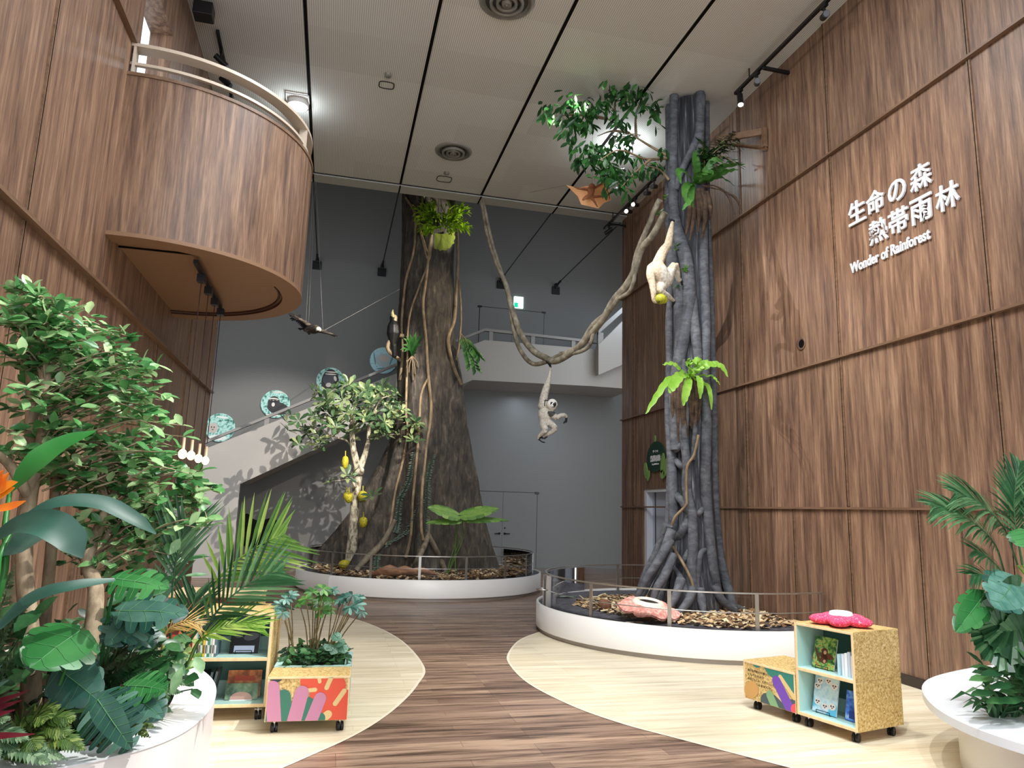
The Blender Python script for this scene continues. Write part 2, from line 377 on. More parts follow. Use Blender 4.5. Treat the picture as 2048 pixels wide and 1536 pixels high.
mb = MB(); mb.box((XL, 13.262, ZC-.012), (XR, 13.29, ZC)); struct('trim_3', mb, M['black'])
for z, d in ((1.73, .035), (3.48, .05), (6.04, .05)):
    mb = MB(); mb.box((XR-d, -1, z-.013), (XR, 13.55, z+.013)); struct('trim_4', mb, M['wood2'], None)
for y in (1.0, 3.0, 5.0, 7.0, 9.0, 11.0, 12.95):
    for z0, z1 in ((1.75, 3.46), (3.5, 6.02), (6.06, ZC)):
        if y == 11 and z0 < 2: z0 = 2.06
        mb = MB(); mb.box((XR-.016, y-.02, z0), (XR, y+.02, z1)); mb.box((XR-.018, y-.004, z0), (XR-.0162, y+.004, z1), 1); struct('trim_5', mb, [M['wood2'], M['dark']])
for y in (1, 2, 3, 4, 5, 6, 7, 8, 9, 10, 12.95):
    mb = MB(); mb.box((XR-.014, y-.018, .1), (XR, y+.018, 1.71)); mb.box((XR-.016, y-.004, .1), (XR-.0142, y+.004, 1.71), 1); struct('trim_5', mb, [M['wood2'], M['dark']])
mb = MB(); mb.box((XR-.03, -1, 0), (XR, 10.9, .1)); struct('baseboard_right', mb, plain('base_dark', '#2c211b', .5))
for z, d in ((3.5, .07), (6.03, .05)):
    y1s = [(-1, 7.05), (10.15, 13.4)] if z == 6.03 else [(-1, 13.4)]
    if z == 6.03: y1s = [(-1, 7.25), (8.45, 13.4)]
    for a, b_ in y1s:
        mb = MB(); mb.box((XL, a, z-.015), (XL+d, b_, z+.015)); struct('trim_6', mb, M['wood2'])
for y in (3.4, 5.37, 9.35, 11.2, 13.36):
    for z0, z1 in ((0, 3.48), (3.52, 6.01), (6.05, ZC)):
        if y == 9.35 and z0 > 3: continue
        mb = MB(); mb.box((XL, y-.02, z0), (XL+.016, y+.02, z1)); mb.box((XL+.0162, y-.004, z0), (XL+.018, y+.004, z1), 1); struct('trim_6', mb, [M['wood2'], M['dark']])
mb = MB(); mb.box((XL+.0, 7.28, 0), (XL+.016, 7.32, 3.48)); struct('trim_6', mb, M['wood2'])
# light room behind the opening at the balcony
mb = MB(); mb.box((XL-.27, 7.3, 5.1), (XL-.25, 8.42, 7.04)); struct('window_1', mb, plain('daylit_pane', '#eaf6ff', .5, 0, 1.1))
mb = MB(); mb.box((-5, YB-.05, 0), (10, YB, .14)); struct('baseboard_back', mb, plain('base_grey', '#6a625e', .25))
# doors
M['doorw'] = plain('white_door', '#d8dee6', .5)
mb = MB(); mb.box((XR+.14, 11.0, 0), (XR+.19, 12.42, 2.0)); d = struct('door_2', mb, plain('pale_blue_door', '#b9c4d6', .4))
mb = MB(); mb.box((XR+.02, 12.42, 0), (XR+.2, 12.52, 2.06)); mb.box((XR+.02, 10.95, 2.0), (XR+.2, 12.42, 2.06)); obj('door_frame', mb, M['doorw'], d)
mb = MB(); mb.box((XR+.135, 12.28, 0), (XR+.14, 12.32, 2.0)); obj('glass_edge', mb, M['dsteel'], d)
mb = MB(); mb.box((XL-.14, 11.3, 0), (XL-.10, 12.6, 1.93)); struct('door_3', mb, M['doorw'])
def ddoor(nm, x0, x1, z0, z1, split):
    mb = MB(); mb.box((x0, YB-.012, z0), (split-.004, YB, z1)); dr = struct(nm, mb, M['grey'])
    mb = MB(); mb.box((split+.004, YB-.012, z0), (x1, YB, z1)); obj('door_leaf', mb, M['grey'], dr)
    mb = MB(); mb.box((x0, YB-.014, z1), (x1, YB, z1+.016)); mb.box((x1, YB-.014, z0), (x1+.014, YB, z1)); mb.box((x0-.014, YB-.014, z0), (x0, YB, z1)); obj('door_frame', mb, M['black'], dr)
    for x in (x0, x1):
        mb = MB(); mb.box((x-.06, YB-.03, z1-.02), (x+.05, YB, z1+.03)); obj('hinge', mb, M['black'], dr)
    return dr
d1 = ddoor('door_1', 3.45, 5.29, 0, 2.06, 4.37)
for x, s_ in ((4.3, -1), (4.44, 1)):
    mb = MB(); mb.tube([(x, YB-.012, 1.0), (x, YB-.06, 1.0), (x+s_*.13, YB-.06, 1.0)], .014, 6); mb.ball((x, YB-.02, 1.0), .03, 5); obj('door_handle', mb, M['black'], d1)
mb = MB(); mb.ball((4.44, YB-.016, 1.14), .022, 5); obj('lock', mb, M['black'], d1)
ddoor('door_4', 3.57, 5.37, 4.96, 7.0, 4.47)
# ------------------------------------------------------------------ balcony
BC = V((-2.05, 8.58, 0)); BR = 1.55
def barc(r, z, n=48, a0=-pi/2, a1=pi/2):
    out = [V((XL, BC.y-r, z))]+[V((BC.x+r*cos(a), BC.y+r*sin(a), z)) for a in [a0+(a1-a0)*i/n for i in range(n+1)]]+[V((XL, BC.y+r, z))]
    return out
t = thing('balcony', 'half-round balcony clad in brown wood high on the left wall', 'balcony', (XL, 8.58, 4.03))
def band(mb, r0, r1, z0, z1, mi=0):
    a, b_ = barc(r0, z0), barc(r1, z0); c_, d_ = barc(r0, z1), barc(r1, z1); n = len(a)
    for q, w in ((b_, d_), (d_, c_), (c_, a), (a, b_)):
        mb.add(q+w, [(i, i+1, n+i+1, n+i) for i in range(n-1)], mi, False)
mb = MB(); band(mb, BR-.06, BR, 4.03, 5.66); o = obj('drum_panel', mb, M['wood'], t)
mb = MB(); band(mb, BR-.08, BR+.012, 5.655, 5.69); obj('cap_trim', mb, M['wood2'], t)
mb = MB(); mb.prism(barc(BR-.005, 4.06), (0, 0, .02)); band(mb, BR-.22, BR+.004, 4.02, 4.06); obj('soffit', mb, M['plaster'], t)
mb = MB()
A = [q for q in barc(BR-.26, 4.055) if q.y > 8.3]; mb.tube(A, .014, 6); A = [q for q in barc(BR-.22, 4.03) if q.y > 8.3]; mb.tube(A, .01, 6); obj('groove', mb, plain('groove_red', '#3b1c12', .6), t)
mb = MB(); mb.box((XL, 7.44, 4.045), (-1.485, 7.46, 4.062)); obj('seam', mb, M['dark'], t)
mb = MB(); mb.prism(barc(BR-.06, 4.95), (0, 0, .1)); obj('balcony_floor', mb, M['wood'], t)
mb = MB(); band(mb, BR-.17, BR-.02, 5.985, 6.02); o = obj('handrail', mb, M['beige'], t)
mb = MB(); band(mb, BR-.09, BR-.05, 5.80, 5.83); obj('mid_rail', mb, M['beige'], t)
for a in (-85, -14, 50):
    c = V((BC.x+(BR-.07)*cos(radians(a)), BC.y+(BR-.07)*sin(radians(a)), 0)); q = V((cos(radians(a)), sin(radians(a)), 0)); w = V((-q.y, q.x, 0))
    if a == -85: c = V((XL+.03, BC.y-BR+.07, 0))
    Mx = Matrix(((w.x, q.x, 0, c.x), (w.y, q.y, 0, c.y), (0, 0, 1, 0), (0, 0, 0, 1)))
    mb = MB(); mb.box((-.012, -.045, 5.69), (.012, .045, 5.985), 0, Mx); obj('post', mb, M['beige'], t)
# ------------------------------------------------------------------ staircase at the back
t = thing('staircase', 'pale grey staircase rising to a landing along the back wall', 'staircase', (0, 16.7, 0))
YS = 16.7; M['rail'] = plain('grey_rail', '#8f8d8a', .5)
up_ = [at(430, 890, Y=YS), at(790, 748, Y=YS), at(970, 680, Y=YS), at(1196, 699, Y=YS)]
dn_ = [at(480, 968, Y=YS), at(800, 820, Y=YS), at(945, 760, Y=YS), at(1180, 772, Y=YS)]
xz = lambda q: V((q.x, YS, q.z))
poly = [V((-3.4, YS, 0)), V((dn_[0].x, YS, 0))]+[xz(q) for q in dn_]+[V((7.4, YS, dn_[3].z))]+[V((7.4, YS, up_[3].z))]+[xz(q) for q in up_[::-1]]+[V((-3.4, YS, up_[0].z-.42))]
mb = MB(); mb.prism(poly, (0, .12, 0)); obj('parapet', mb, M['stair'], t)
pl = [xz(q) for q in dn_]+[V((7.4, YS, dn_[3].z))]
pl = [q+V((0, .12, .02)) for q in pl]
mb = MB(); mb.prism(pl+[q+V((0, 0, .3)) for q in pl[::-1]], (0, YB-YS-.125, 0)); obj('flight', mb, M['stair'], t)
rail = [V((-3.3, YS+.06, at(419.5, 880, Y=YS).z-.35)), at(419.5, 880, Y=YS), at(790.6, 729.7, Y=YS), at(970, 659, Y=YS), at(1196, 684, Y=YS)]
rail = [V((q.x, YS+.06, q.z)) for q in rail]
mb = MB()
for a, b_ in zip(rail, rail[1:]):
    mb.prism([a+V((0, -.05, -.03)), a+V((0, .05, -.03)), a+V((0, .05, .035)), a+V((0, -.05, .035))], b_-a)
obj('handrail', mb, M['rail'], t)
for x, y0, y1 in ((534, 836, 850), (700, 768, 782), (983, 660, 684), (1067, 668, 690), (1148, 680, 698)):
    a = at(x, y0, Y=YS); b_ = at(x, y1, Y=YS)
    mb = MB(); mb.box((a.x-.05, YS+.03, b_.z-.06), (a.x+.05, YS+.09, a.z)); obj('post', mb, M['rail'], t)
q = [at(1197, 750, Y=16.4), at(1262, 722, Y=16.4), at(1262, 626, Y=16.4), at(1197, 690, Y=16.4)]
mb = MB(); mb.prism([V((k.x, 16.4, k.z)) for k in q], (0, .2, 0)); obj('parapet', mb, M['stair'], t)
a, b_ = at(1197, 668, Y=16.4), at(1262, 610, Y=16.4)
mb = MB(); mb.prism([V((a.x, 16.4, a.z)), V((a.x, 16.5, a.z)), V((a.x, 16.5, a.z+.14)), V((a.x, 16.4, a.z+.14))], V((b_.x-a.x, 0, b_.z-a.z))); mb.box((a.x, 16.42, a.z-.3), (a.x+.14, 16.52, a.z+.05)); obj('handrail', mb, M['rail'], t)
# ------------------------------------------------------------------ round plinths, railings
def ring(c, r, z, a0=0, a1=360, n=72): return [V((c[0]+r*cos(radians(lerp(a0, a1, i/n))), c[1]+r*sin(radians(lerp(a0, a1, i/n))), z)) for i in range(n+1)]
M['glass'], nt, b = new('clear_glass'); L = nt.links.new
_t = N(nt, 'ShaderNodeBsdfTransparent'); _g = N(nt, 'ShaderNodeBsdfGlossy', Roughness=.02); _x = N(nt, 'ShaderNodeMixShader'); _f = N(nt, 'ShaderNodeFresnel', IOR=1.35)
L(_f.outputs[0], _x.inputs[0]); L(_t.outputs[0], _x.inputs[1]); L(_g.outputs[0], _x.inputs[2]); L(_x.outputs[0], nt.nodes['Material Output'].inputs[0])
def plinth(c, r, a0, a1, label, extra=None):
    t = thing('plinth', label, 'planter', (c[0], c[1], 0))
    full = a1-a0 >= 359; A0, A1 = radians(a0), radians(a1)
    kw = dict(n=72, a0=A0, a1=A1) if not full else dict(n=72)
    mb = MB(); mb.lathe((*c, 0), [(r, .055), (r, .36), (r-.03, .365), (r-.03, .33)], sm=True, **kw); o = obj('side_panel', mb, M['white'], t)
    mb = MB(); mb.lathe((*c, 0), [(r-.03, 0), (r-.03, .06)], **kw); obj('skirt', mb, M['skirt'], t)
    mb = MB(); mb.lathe((*c, 0), [(r-.03, .33), (.001, .345)], **kw); obj('bed', mb, M['slate'], t)
    return t
def railing(c, r, a0, a1, posts, label, z0=.335, h=.41, glassA=None):
    t = thing('railing', label, 'railing', (c[0], c[1], z0))
    R_ = ring(c, r, z0+h, a0, a1)
    mb = MB()
    for i in range(len(R_)-1):
        a, b_ = R_[i], R_[i+1]; qa = (a-V((*c, a.z))).normalized()*.012; qb = (b_-V((*c, b_.z))).normalized()*.012; zz = V((0, 0, .016))
        mb.add([a-qa, a+qa, b_+qb, b_-qb, a-qa+zz, a+qa+zz, b_+qb+zz, b_-qb+zz], [(0,3,2,1),(4,5,6,7),(1,2,6,5),(0,4,7,3)], 0)
    obj('top_rail', mb, M['steel'], t)
    mb = MB(); mb.tube([V((q.x, q.y, z0+h*.5)) for q in R_], .006, 6); obj('mid_rail', mb, M['steel'], t)
    for a in posts:
        q = V((cos(radians(a)), sin(radians(a)), 0)); w = V((-q.y, q.x, 0)); p = V((*c, 0))+q*r
        Mx = Matrix(((w.x, q.x, 0, p.x), (w.y, q.y, 0, p.y), (0, 0, 1, 0), (0, 0, 0, 1)))
        mb = MB(); mb.box((-.022, -.006, z0), (.022, .006, z0+h), 0, Mx); obj('post', mb, M['steel'], t)
    g0, g1 = glassA or (a0, a1)
    A = ring(c, r-.012, z0+.03, g0, g1); B_ = [q+V((0, 0, h-.05)) for q in A]; n = len(A)
    mb = MB(); mb.add(A+B_, [(i, i+1, n+i+1, n+i) for i in range(n-1)], 0, True); obj('glass_panel', mb, M['glass'], t)
    return t
C1, R1 = (1.93, 15.15), 2.47
t = plinth(C1, R1, 0, 360, 'round white plinth under the huge buttressed tree')
a0 = math.degrees(atan2(13.6-C1[1], -.1-C1[0]))
mb = MB(); mb.lathe((*C1, 0), [(R1+.025, .05), (R1+.025, .365), (R1-.04, .37), (R1-.04, .34)], 28, a0=radians(158), a1=radians(222)); obj('access_panel', mb, plain('off_white', '#e2dedb', .4), t)
railing(C1, R1-.17, 0, 360, [218, 305, 325, 345, 10, 40, 62, 150, 170, 240, 262, 283], 'glass and steel railing around the huge buttressed tree')
C2, R2 = (5.0, 9.4), 2.17
t = plinth(C2, R2, 72, 288, 'round white plinth under the strangler fig by the right wall')
ang = lambda x, y: math.degrees(atan2(y-C2[1], x-C2[0])) % 360
rl2 = railing(C2, R2-.13, 73, 289, [ang(*p_) for p_ in ((2.99,9.9),(3.18,8.5),(3.8,7.68),(4.73,7.36),(3.81,10.81),(4.77,11.15),(2.94,9.5))]+[288], 'glass and steel railing around the strangler fig')
mb = MB(); mb.tube([q for q in ring((2.88, 9.55), .09, .56, 20, 340, 20)], .012, 6); mb.box((2.9, 9.46, .34), (2.96, 9.5, .745)); mb.box((2.9, 9.6, .34), (2.96, 9.64, .745))
obj('gate_latch', mb, M['steel'], rl2)
def chips(name, label, c, n, rf, z, cols):
    mb = MB()
    for i in range(n):
        a = random.uniform(0, 2*pi); r = rf(a)*sqrt(random.random()); p = V((c[0]+r*cos(a), c[1]+r*sin(a), z+random.uniform(0, .03)))
        if p.x > XR-.06: continue
        R_ = Matrix.Rotation(random.uniform(0, 6.3), 3, 'Z') @ Matrix.Rotation(random.uniform(-.5, .5), 3, 'X') @ Matrix.Rotation(random.uniform(-.5, .5), 3, 'Y')
        l, w, h = random.uniform(.03, .075), random.uniform(.015, .035), .006
        vs = [p+R_ @ V(q) for q in ((-l,-w*.6,0),(l*.8,-w,0),(l,w*.7,0),(-l*.7,w,0),(-l,-w*.6,h),(l*.8,-w,h),(l,w*.7,h),(-l*.7,w,h))]
        mb.add(vs, [(4,5,6,7),(0,1,5,4),(1,2,6,5),(2,3,7,6),(3,0,4,7)], random.choice(cols))
    mats = [plain('bark_chip', q, .8) for q in ('#c9ac82', '#8d6b47', '#4d3a2b', '#e0cda8', '#6e5036')]
    o = obj(name, mb, mats, None, (c[0], c[1], z), label, 'mulch', kind='stuff'); return o
chips('bark_mulch', 'brown bark chips spread under the huge buttressed tree', C1, 2600, lambda a: 2.2, .345, (0, 1, 1, 2, 3, 4))
chips('bark_mulch', 'brown bark chips spread around the strangler fig roots', (4.9, 9.2), 2200, lambda a: 1.5+.12*sin(3*a), .345, (0, 0, 1, 2, 3, 3, 4))
# ------------------------------------------------------------------ huge buttressed tree
TC = V((1.82, 15.3, 0))
M['bark'] = noisy('grey_bark', [(.3, '#1e1b18'), (.44, '#35302b'), (.58, '#4a433b'), (.72, '#6f6558')], (10, 10, 3.2), 12, .85, .9, .5, 0, (26, 26, 9))
M['vine'] = noisy('pale_vine', [(.3, '#5b4c3a'), (.7, '#a58f70')], (12, 12, 5), 5, .7, .3)
M['root'] = noisy('pale_root', [(.3, '#4b4339'), (.7, '#8f8470')], (9, 9, 4), 6, .7, .4)
BUT = [(160, 1.62, 3.4, .26), (213, 1.0, 3.3, .22), (266, .62, 3.0, .17), (322, .55, 4.4, .3), (356, 1.02, 6.4, .40), (60, .7, 3, .3), (120, .7, 3, .3)]
def trunk_r(a, z):
    r = .585+.05*max(0, 6-z)/6+.16*max(0, (2.4-z)/2.4)**2
    r *= 1+.055*sin(3*a+1)+.035*sin(7*a+z)
    for th, A, zt, sg in BUT:
        if z < zt:
            k = ((zt-z)/(zt-.34)); d = (a-radians(th)+pi) % (2*pi)-pi; s = sg*(1-.42*k)
            r += A*k**1.45*exp(-(d/s)**2)
    return r
def tpos(a, z, off=0):
    r = trunk_r(a, z)+off
    lean = V((-.13*max(0, (z-4)/4.5), 0, 0))
    p = TC+lean+V((r*cos(a), r*sin(a), z))
    return p
mb = MB(); NA, NZ = 120, 70; vs = []
for i in range(NZ+1):
    z = .33+(10.4-.33)*(i/NZ)**1.35
    for k in range(NA):
        a = 2*pi*k/NA; p = tpos(a, z); nn = noise.noise(V((p.x*2.2, p.y*2.2, p.z*.9)))*.05+noise.noise(V((p.x*7, p.y*7, p.z*2.5)))*.022
        vs.append(p+V((cos(a), sin(a), 0))*nn)
mb.add(vs, [(i*NA+k, i*NA+(k+1) % NA, (i+1)*NA+(k+1) % NA, (i+1)*NA+k) for i in range(NZ) for k in range(NA)], 0, True)
t = thing('buttressed_tree', 'huge grey tree trunk with flaring buttress roots rising past the ceiling', 'tree', (TC.x, TC.y, .34))
obj('trunk', mb, M['bark'], t)
def tsurf(px, py, off=.03):                       # first point of the trunk surface seen at a photo pixel
    d = ray(px, py).normalized(); s = 11.0
    while s < 17.5:
        p = CAM+d*s; q = p-TC
        if p.z < 0.36: return p
        lx = -.13*max(0, (p.z-4)/4.5)
        if sqrt((q.x-lx)**2+q.y**2) < trunk_r(atan2(q.y, q.x-lx), max(p.z, .34))+off: return p
        s += .02
    return at(px, py, Y=TC.y)
for pts, r in (([(812,395),(830,430),(828,500),(812,560),(804,640),(806,700),(800,760)], [.03,.03,.035]), ([(848,392),(838,440),(850,490),(858,520),(836,580),(818,640),(814,740),(812,830),(816,860),(806,920),(790,985),(782,1040),(770,1090)], [.02,.026,.03]),
               ([(862,470),(852,560),(846,610),(852,680),(856,750),(862,820),(852,900),(844,980),(842,1050),(846,1080)], [.03,.035,.03]), ([(858,752),(842,790),(838,860),(832,930),(826,1000),(822,1070),(812,1115)], [.025,.03,.035]),
               ([(914,450),(916,520),(912,590),(908,640),(896,680),(906,730),(922,770)], [.03,.045,.04]), ([(918,560),(922,630),(918,690),(912,720)], [.025,.025]), ([(842,470),(856,520),(862,500),(866,440)], [.02,.02])):
    mb = MB(); mb.tube(spl([tsurf(*q, .02) for q in pts], 5), r, 7); obj('vine', mb, M['vine'], t)
for pts, r in (([(856,1035),(854,1075),(840,1110),(822,1143)], [.05,.06,.05]), ([(856,1070),(872,1100),(884,1125),(892,1148)], [.06,.06,.05]), ([(790,1040),(765,1085),(735,1115),(712,1142)], [.05,.07,.06])):
    mb = MB(); mb.tube(spl([tsurf(*q, .03) for q in pts], 5), r, 8); obj('root', mb, M['root'], t)
br = spl([tsurf(806, 672), at(790, 672, Y=14.9), at(776, 690, Y=14.85), at(780, 705, Y=14.9), tsurf(804, 722)], 6)
mb = MB(); mb.tube(br, [.05, .045, .04], 7); obj('branch', mb, M['vine'], t)
# creeping climbers with small leaves on the trunk
M['creep'] = leafm('creeper_leaf', '#12281a', '#23432e', '#3f6347')
for pts, lb in (([(828,905),(818,960),(800,1000),(795,1050),(790,1065)], 'thin creeper climbing the left front buttress ridge'), ([(845,1000),(815,1060),(770,1090),(755,1110),(752,1145)], 'thin creeper trailing down over the left root foot'), ([(866,910),(856,960),(854,1010),(850,1065)], 'thin creeper climbing beside the forked root')):
    p = spl([tsurf(*q, .035) for q in pts], 8); c = MB(); c.tube(p, .008, 5)
    for q, w in zip(p, p[1:]):
        for k in (0, .5):
            b_ = q.lerp(w, k)
            for sg in (-1, 1): c.leaf(b_, V((sg, -.25, random.uniform(-.4, .1))), (0, -1, .2), random.uniform(.05, .085), .022)
    obj('creeper', c, M['creep'], None, p[-1], lb, 'climbing plant', 'creepers on the buttressed tree')
# staghorn fern
M['stag'] = leafm('staghorn_leaf', '#4f7a12', '#8fb526', '#c4dc4a', .5, .35)
M['shield'] = noisy('shield_frond', [(.3, '#5b6a1f'), (.7, '#9aa63a')], (6, 20, 3), 4, .6)
sb = tsurf(885, 470, .05)
t = thing('staghorn_fern', 'large bright yellow-green staghorn fern high on the buttressed tree', 'fern', sb)
mb = MB()
def fork(mb, p, d, l, w, dep, nrm):
    q = p+d*l+V((0, 0, -.02*(3-dep)))
    mb.ribbon([p, p.lerp(q, .5)+V((0, 0, .015)), q], [w*.6, w, w*.95 if dep else .01], nrm, .1)
    if dep:
        u, v_, _ = basis(d)
        for sg in (-1, 1):
            dd = (d+V((-d.z*sg*.6, random.uniform(-.3, .1), d.x*sg*.6))+V((random.uniform(-.2, .2), -.1, random.uniform(-.15, .3)))).normalized()
            fork(mb, q, dd, l*.68, w*.72, dep-1, nrm)
for i in range(90):
    tx = random.choice([random.uniform(832, 865), random.uniform(860, 935), random.uniform(895, 940)]); ty = random.uniform(402, 462)
    b0 = at(lerp(885, tx, .45), lerp(455, ty, .3), Y=sb.y-.05); e = at(tx, ty, Y=sb.y-random.uniform(.15, .6)); d = (e-b0); l = d.length
    fork(mb, b0, d.normalized(), l*.62, .07, 2, V((random.uniform(-.3, .3), -1, .4)))
obj('frond', mb, M['stag'], t)
mb = MB(); vs = [at(884, 468, Y=sb.y-.06)]
for i in range(25):
    a = radians(lerp(-200, 20, i/24)); rr = 1+.06*sin(i*2.4)
    vs.append(at(884+26*cos(a)*rr, 474-27*sin(a)*rr, Y=sb.y-.10+.09*abs(cos(a))))
mb.add(vs, [(0, i, i+1) for i in range(1, 25)], 0, True); obj('shield_frond', mb, M['shield'], t)
# epiphytes on the trunk
M['orchid'] = leafm('strap_leaf', '#16371a', '#2c5a2a', '#4c7d3a')
ob_ = tsurf(824, 712, .03)
t = thing('epiphyte', 'strap-leaved epiphyte with hanging pale roots on the trunk left face', 'plant', ob_)
mb = MB()
for tx, ty in ((803,690),(806,676),(812,672),(820,668),(828,672),(838,678),(846,668),(842,690),(808,704),(800,700),(832,664)):
    e = at(tx, ty, Y=ob_.y-.25); mb.ribbon(spl([ob_, ob_.lerp(e, .5)+V((0, -.06, .08)), e], 4), [.05, .075, .06, .005], (0, -1, .5), .15)
obj('leaf', mb, M['orchid'], t)
mb = MB()
for px, py in ((818, 745), (830, 748), (826, 760), (836, 735), (814, 732)): mb.tube(spl([ob_, at(lerp(824, px, .8), lerp(712, py, .5), Y=ob_.y-.1), at(px, py, Y=ob_.y-.06)], 4), .012, 5)
obj('aerial_root', mb, M['vine'], t)
cb_ = at(920, 665, Y=15.0)
t = thing('epiphyte', 'drooping leafy epiphyte hanging off the right edge of the trunk', 'plant', cb_)
mb = MB()
for s in range(3):
    e = [(950, 735), (958, 712), (938, 728)][s]; p = spl([cb_, at(lerp(918, e[0], .6), 690, Y=14.8), at(*e, Y=14.8)], 7)
    mb.tube(p, .008, 5, 1)
    for k, q in enumerate(p[3:]):
        for sg in (-1, 1): mb.leaf(q, V((.5*sg+.35, -.3, -.6)), (0, -.6, .6), .2, .085)
obj('foliage', mb, [M['orchid'], M['vine']], t)
# hornbill on the branch loop
def birdbody(parts, vox, sm=3):
    m_ = MB()
    for q in parts:
        if q[0] == 'b': m_.ball(q[1], q[2], 8, 0, q[3] if len(q) > 3 else None)
        else: m_.tube(q[1], q[2], 8)
    return remesh(m_, vox, sm)
hb = at(787, 672, Y=14.85)
A_ = lambda x, y, dy=0: at(x, y, Y=14.85+dy)
m_ = birdbody([('t', spl([A_(786,690), A_(787,668), A_(787,652), A_(787,640)], 4), [.07, .15, .13, .07]), ('b', A_(787,636), .085), ('t', [A_(788,690), A_(789,715,.05)], [.07, .05])], .018)
hz = A_(787, 640).z
paint(m_, lambda c: 1 if c.z > hz-.03 and c.x > A_(788, 640).x and c.y < 14.86 else 0)
t = thing('hornbill', 'black hornbill perched on the looped branch left of the big trunk', 'bird', hb)
obj('body', m_, [plain('black_feathers', '#0b0b0c', .5), plain('buff_throat', '#c9b68d', .6)], t)
mb = MB(); mb.tube(spl([A_(787,634,-.05), A_(785,626,-.08), A_(786,619,-.06)], 4), [.035, .03, .005], 7); mb.tube([A_(785,632,-.06), A_(784,628,-.07)], [.03, .02], 6); obj('beak', mb, plain('beak_yellow', '#d8c98f', .4), t)
# ------------------------------------------------------------------ jackfruit tree
JB = at(703, 1128, Y=14.9); JB.z = .35
M['jbark'] = noisy('mottled_bark', [(.35, '#423c33'), (.47, '#958c78'), (.6, '#cfc7b0'), (.75, '#84824f')], (14, 14, 8), 6, .8, .4)
J = lambda x, y, d=0: at(x, y, Y=14.9+d)
t = thing('jackfruit_tree', 'small jackfruit tree with mottled trunk left of the big tree', 'tree', JB)
mb = MB()
mb.tube(spl([J(701,1132), J(706,1070), J(710,1000), J(715,960), J(716,935)], 6), [.13, .095, .085, .09, .10], 12)
mb.tube(spl([J(716,940), J(708,905), J(704,870), J(706,845), J(700,815)], 6), [.085, .06, .05, .035], 9)
mb.tube(spl([J(718,940), J(728,915), J(736,885), J(740,850), J(752,820)], 6), [.08, .055, .045, .03], 9)
for p in (((704,890),(690,880),(665,872),(620,850)), ((704,845),(680,825),(650,800)), ((740,860),(770,850),(810,845)), ((742,840),(760,800),(790,790)), ((702,850),(705,810),(690,780)), ((740,880),(775,870),(800,868)), ((712,975),(700,960),(670,962)), ((718,1000),(725,1005),(735,998))):
    mb.tube(spl([J(*q, random.uniform(-.15, .1)) for q in p], 4), [.03, .018, .008], 6)
mb.ball(J(718, 942, -.05), (.11, .1, .12), 7)
obj('trunk', mb, M['jbark'], t)
M['jleaf'] = leafm('jackfruit_leaf', '#203826', '#54744c', '#a9b47e', .35, .2)
mb = MB()
cl = []
for bx, by, rx, ry, n in ((600,850,30,22,5),(640,865,40,22,7),(625,880,50,16,5),(690,815,60,28,16),(665,785,45,14,6),(740,800,60,28,16),(700,845,70,25,16),(770,835,50,28,12),(800,860,40,22,9),(825,855,18,10,3),(720,775,50,12,6),(760,790,30,18,6),(665,965,6,6,1),(700,955,12,6,2),(738,985,8,10,1)):
    for i in range(n): cl.append((bx+random.uniform(-rx, rx), by+random.uniform(-ry, ry), random.uniform(-.6, .5)))
for x, y, d in cl:
    c = J(x, y, d); ax = V((random.uniform(-.6, .6), random.uniform(-.9, 0), random.uniform(.1, .8))).normalized()
    u, v_, w = basis(ax); a0 = random.uniform(0, 6)
    for k in range(random.randint(5, 7)):
        a = a0+k*1.05; dd = (u*cos(a)+v_*sin(a)+ax*.35).normalized()
        mb.leaf(c+dd*.01, dd, ax, random.uniform(.18, .27), .088, 0, .12, .6)
obj('foliage', mb, M['jleaf'], t)
M['jack'] = noisy('jackfruit_skin', [(.3, '#7d7a12'), (.7, '#cfc02c')], (45, 45, 45), 3, .6, .6)
def fruit(mb, a, b_, r):
    a, b_ = V(a), V(b_); mb.tube([a, a.lerp(b_, .12), a.lerp(b_, .4), a.lerp(b_, .62), a.lerp(b_, .9), b_], [r*.3, r*.8, r, r*.92, r*.7, r*.15], 10)
for (x0, y0, x1, y1, r) in ((691,912,690,938,.07),(698,985,697,1006,.085),(694,984,693,1000,.07),(726,982,724,1003,.10),(727,1034,726,1056,.09)):
    mb = MB(); fruit(mb, J(x0, y0, -.12), J(x1, y1, -.14), r); mb.tube([J(x0, y0-10, -.08), J(x0, y0+2, -.12)], .012, 5); obj('jackfruit', mb, M['jack'], t)
p = J(690, 1125, -.2); p.z = .46
mb = MB(); mb.ball(p, (.13, .1, .09), 8); obj('jackfruit', mb, M['jack'], None, None, 'yellow jackfruit fallen on the bark chips beside the mottled trunk', 'fruit')
# elephant ear plant
t0 = at(905, 1108, Y=13.9); t0.z = .35
M['taro'] = leafm('elephant_ear', '#3f6b33', '#6f9c4c', '#a9c96a', .45, .35)
t = thing('elephant_ear', 'elephant ear plant with broad pale leaves against the right buttress', 'plant', t0)
for (cx, cy, tx, ty, W, lab, ny) in ((914,1030,858,1010,.44,0,.42),(926,1030,997,1012,.40,0,.42),(916,1042,852,1040,.30,0,.12),(934,1040,1018,1034,.30,0,.12)):
    B = at(cx, cy, Y=13.45); T = at(tx, ty, Y=13.3); mb = MB()
    mb.monstera(B, T, V((0, -ny-.28, 1)), W, 5, .6, .03, .10, 0, .22); obj('leaf', mb, M['taro'], t)
for q in ((914, 1030), (926, 1030), (916, 1042), (934, 1040)):
    mb = MB(); mb.tube(spl([t0+V((random.uniform(-.12, .12), random.uniform(-.1, .1), 0)), at(lerp(900, q[0], .8), 1075, Y=13.7), at(*q, Y=13.45)], 5), [.011, .007], 6); obj('stalk', mb, M['taro'], t)
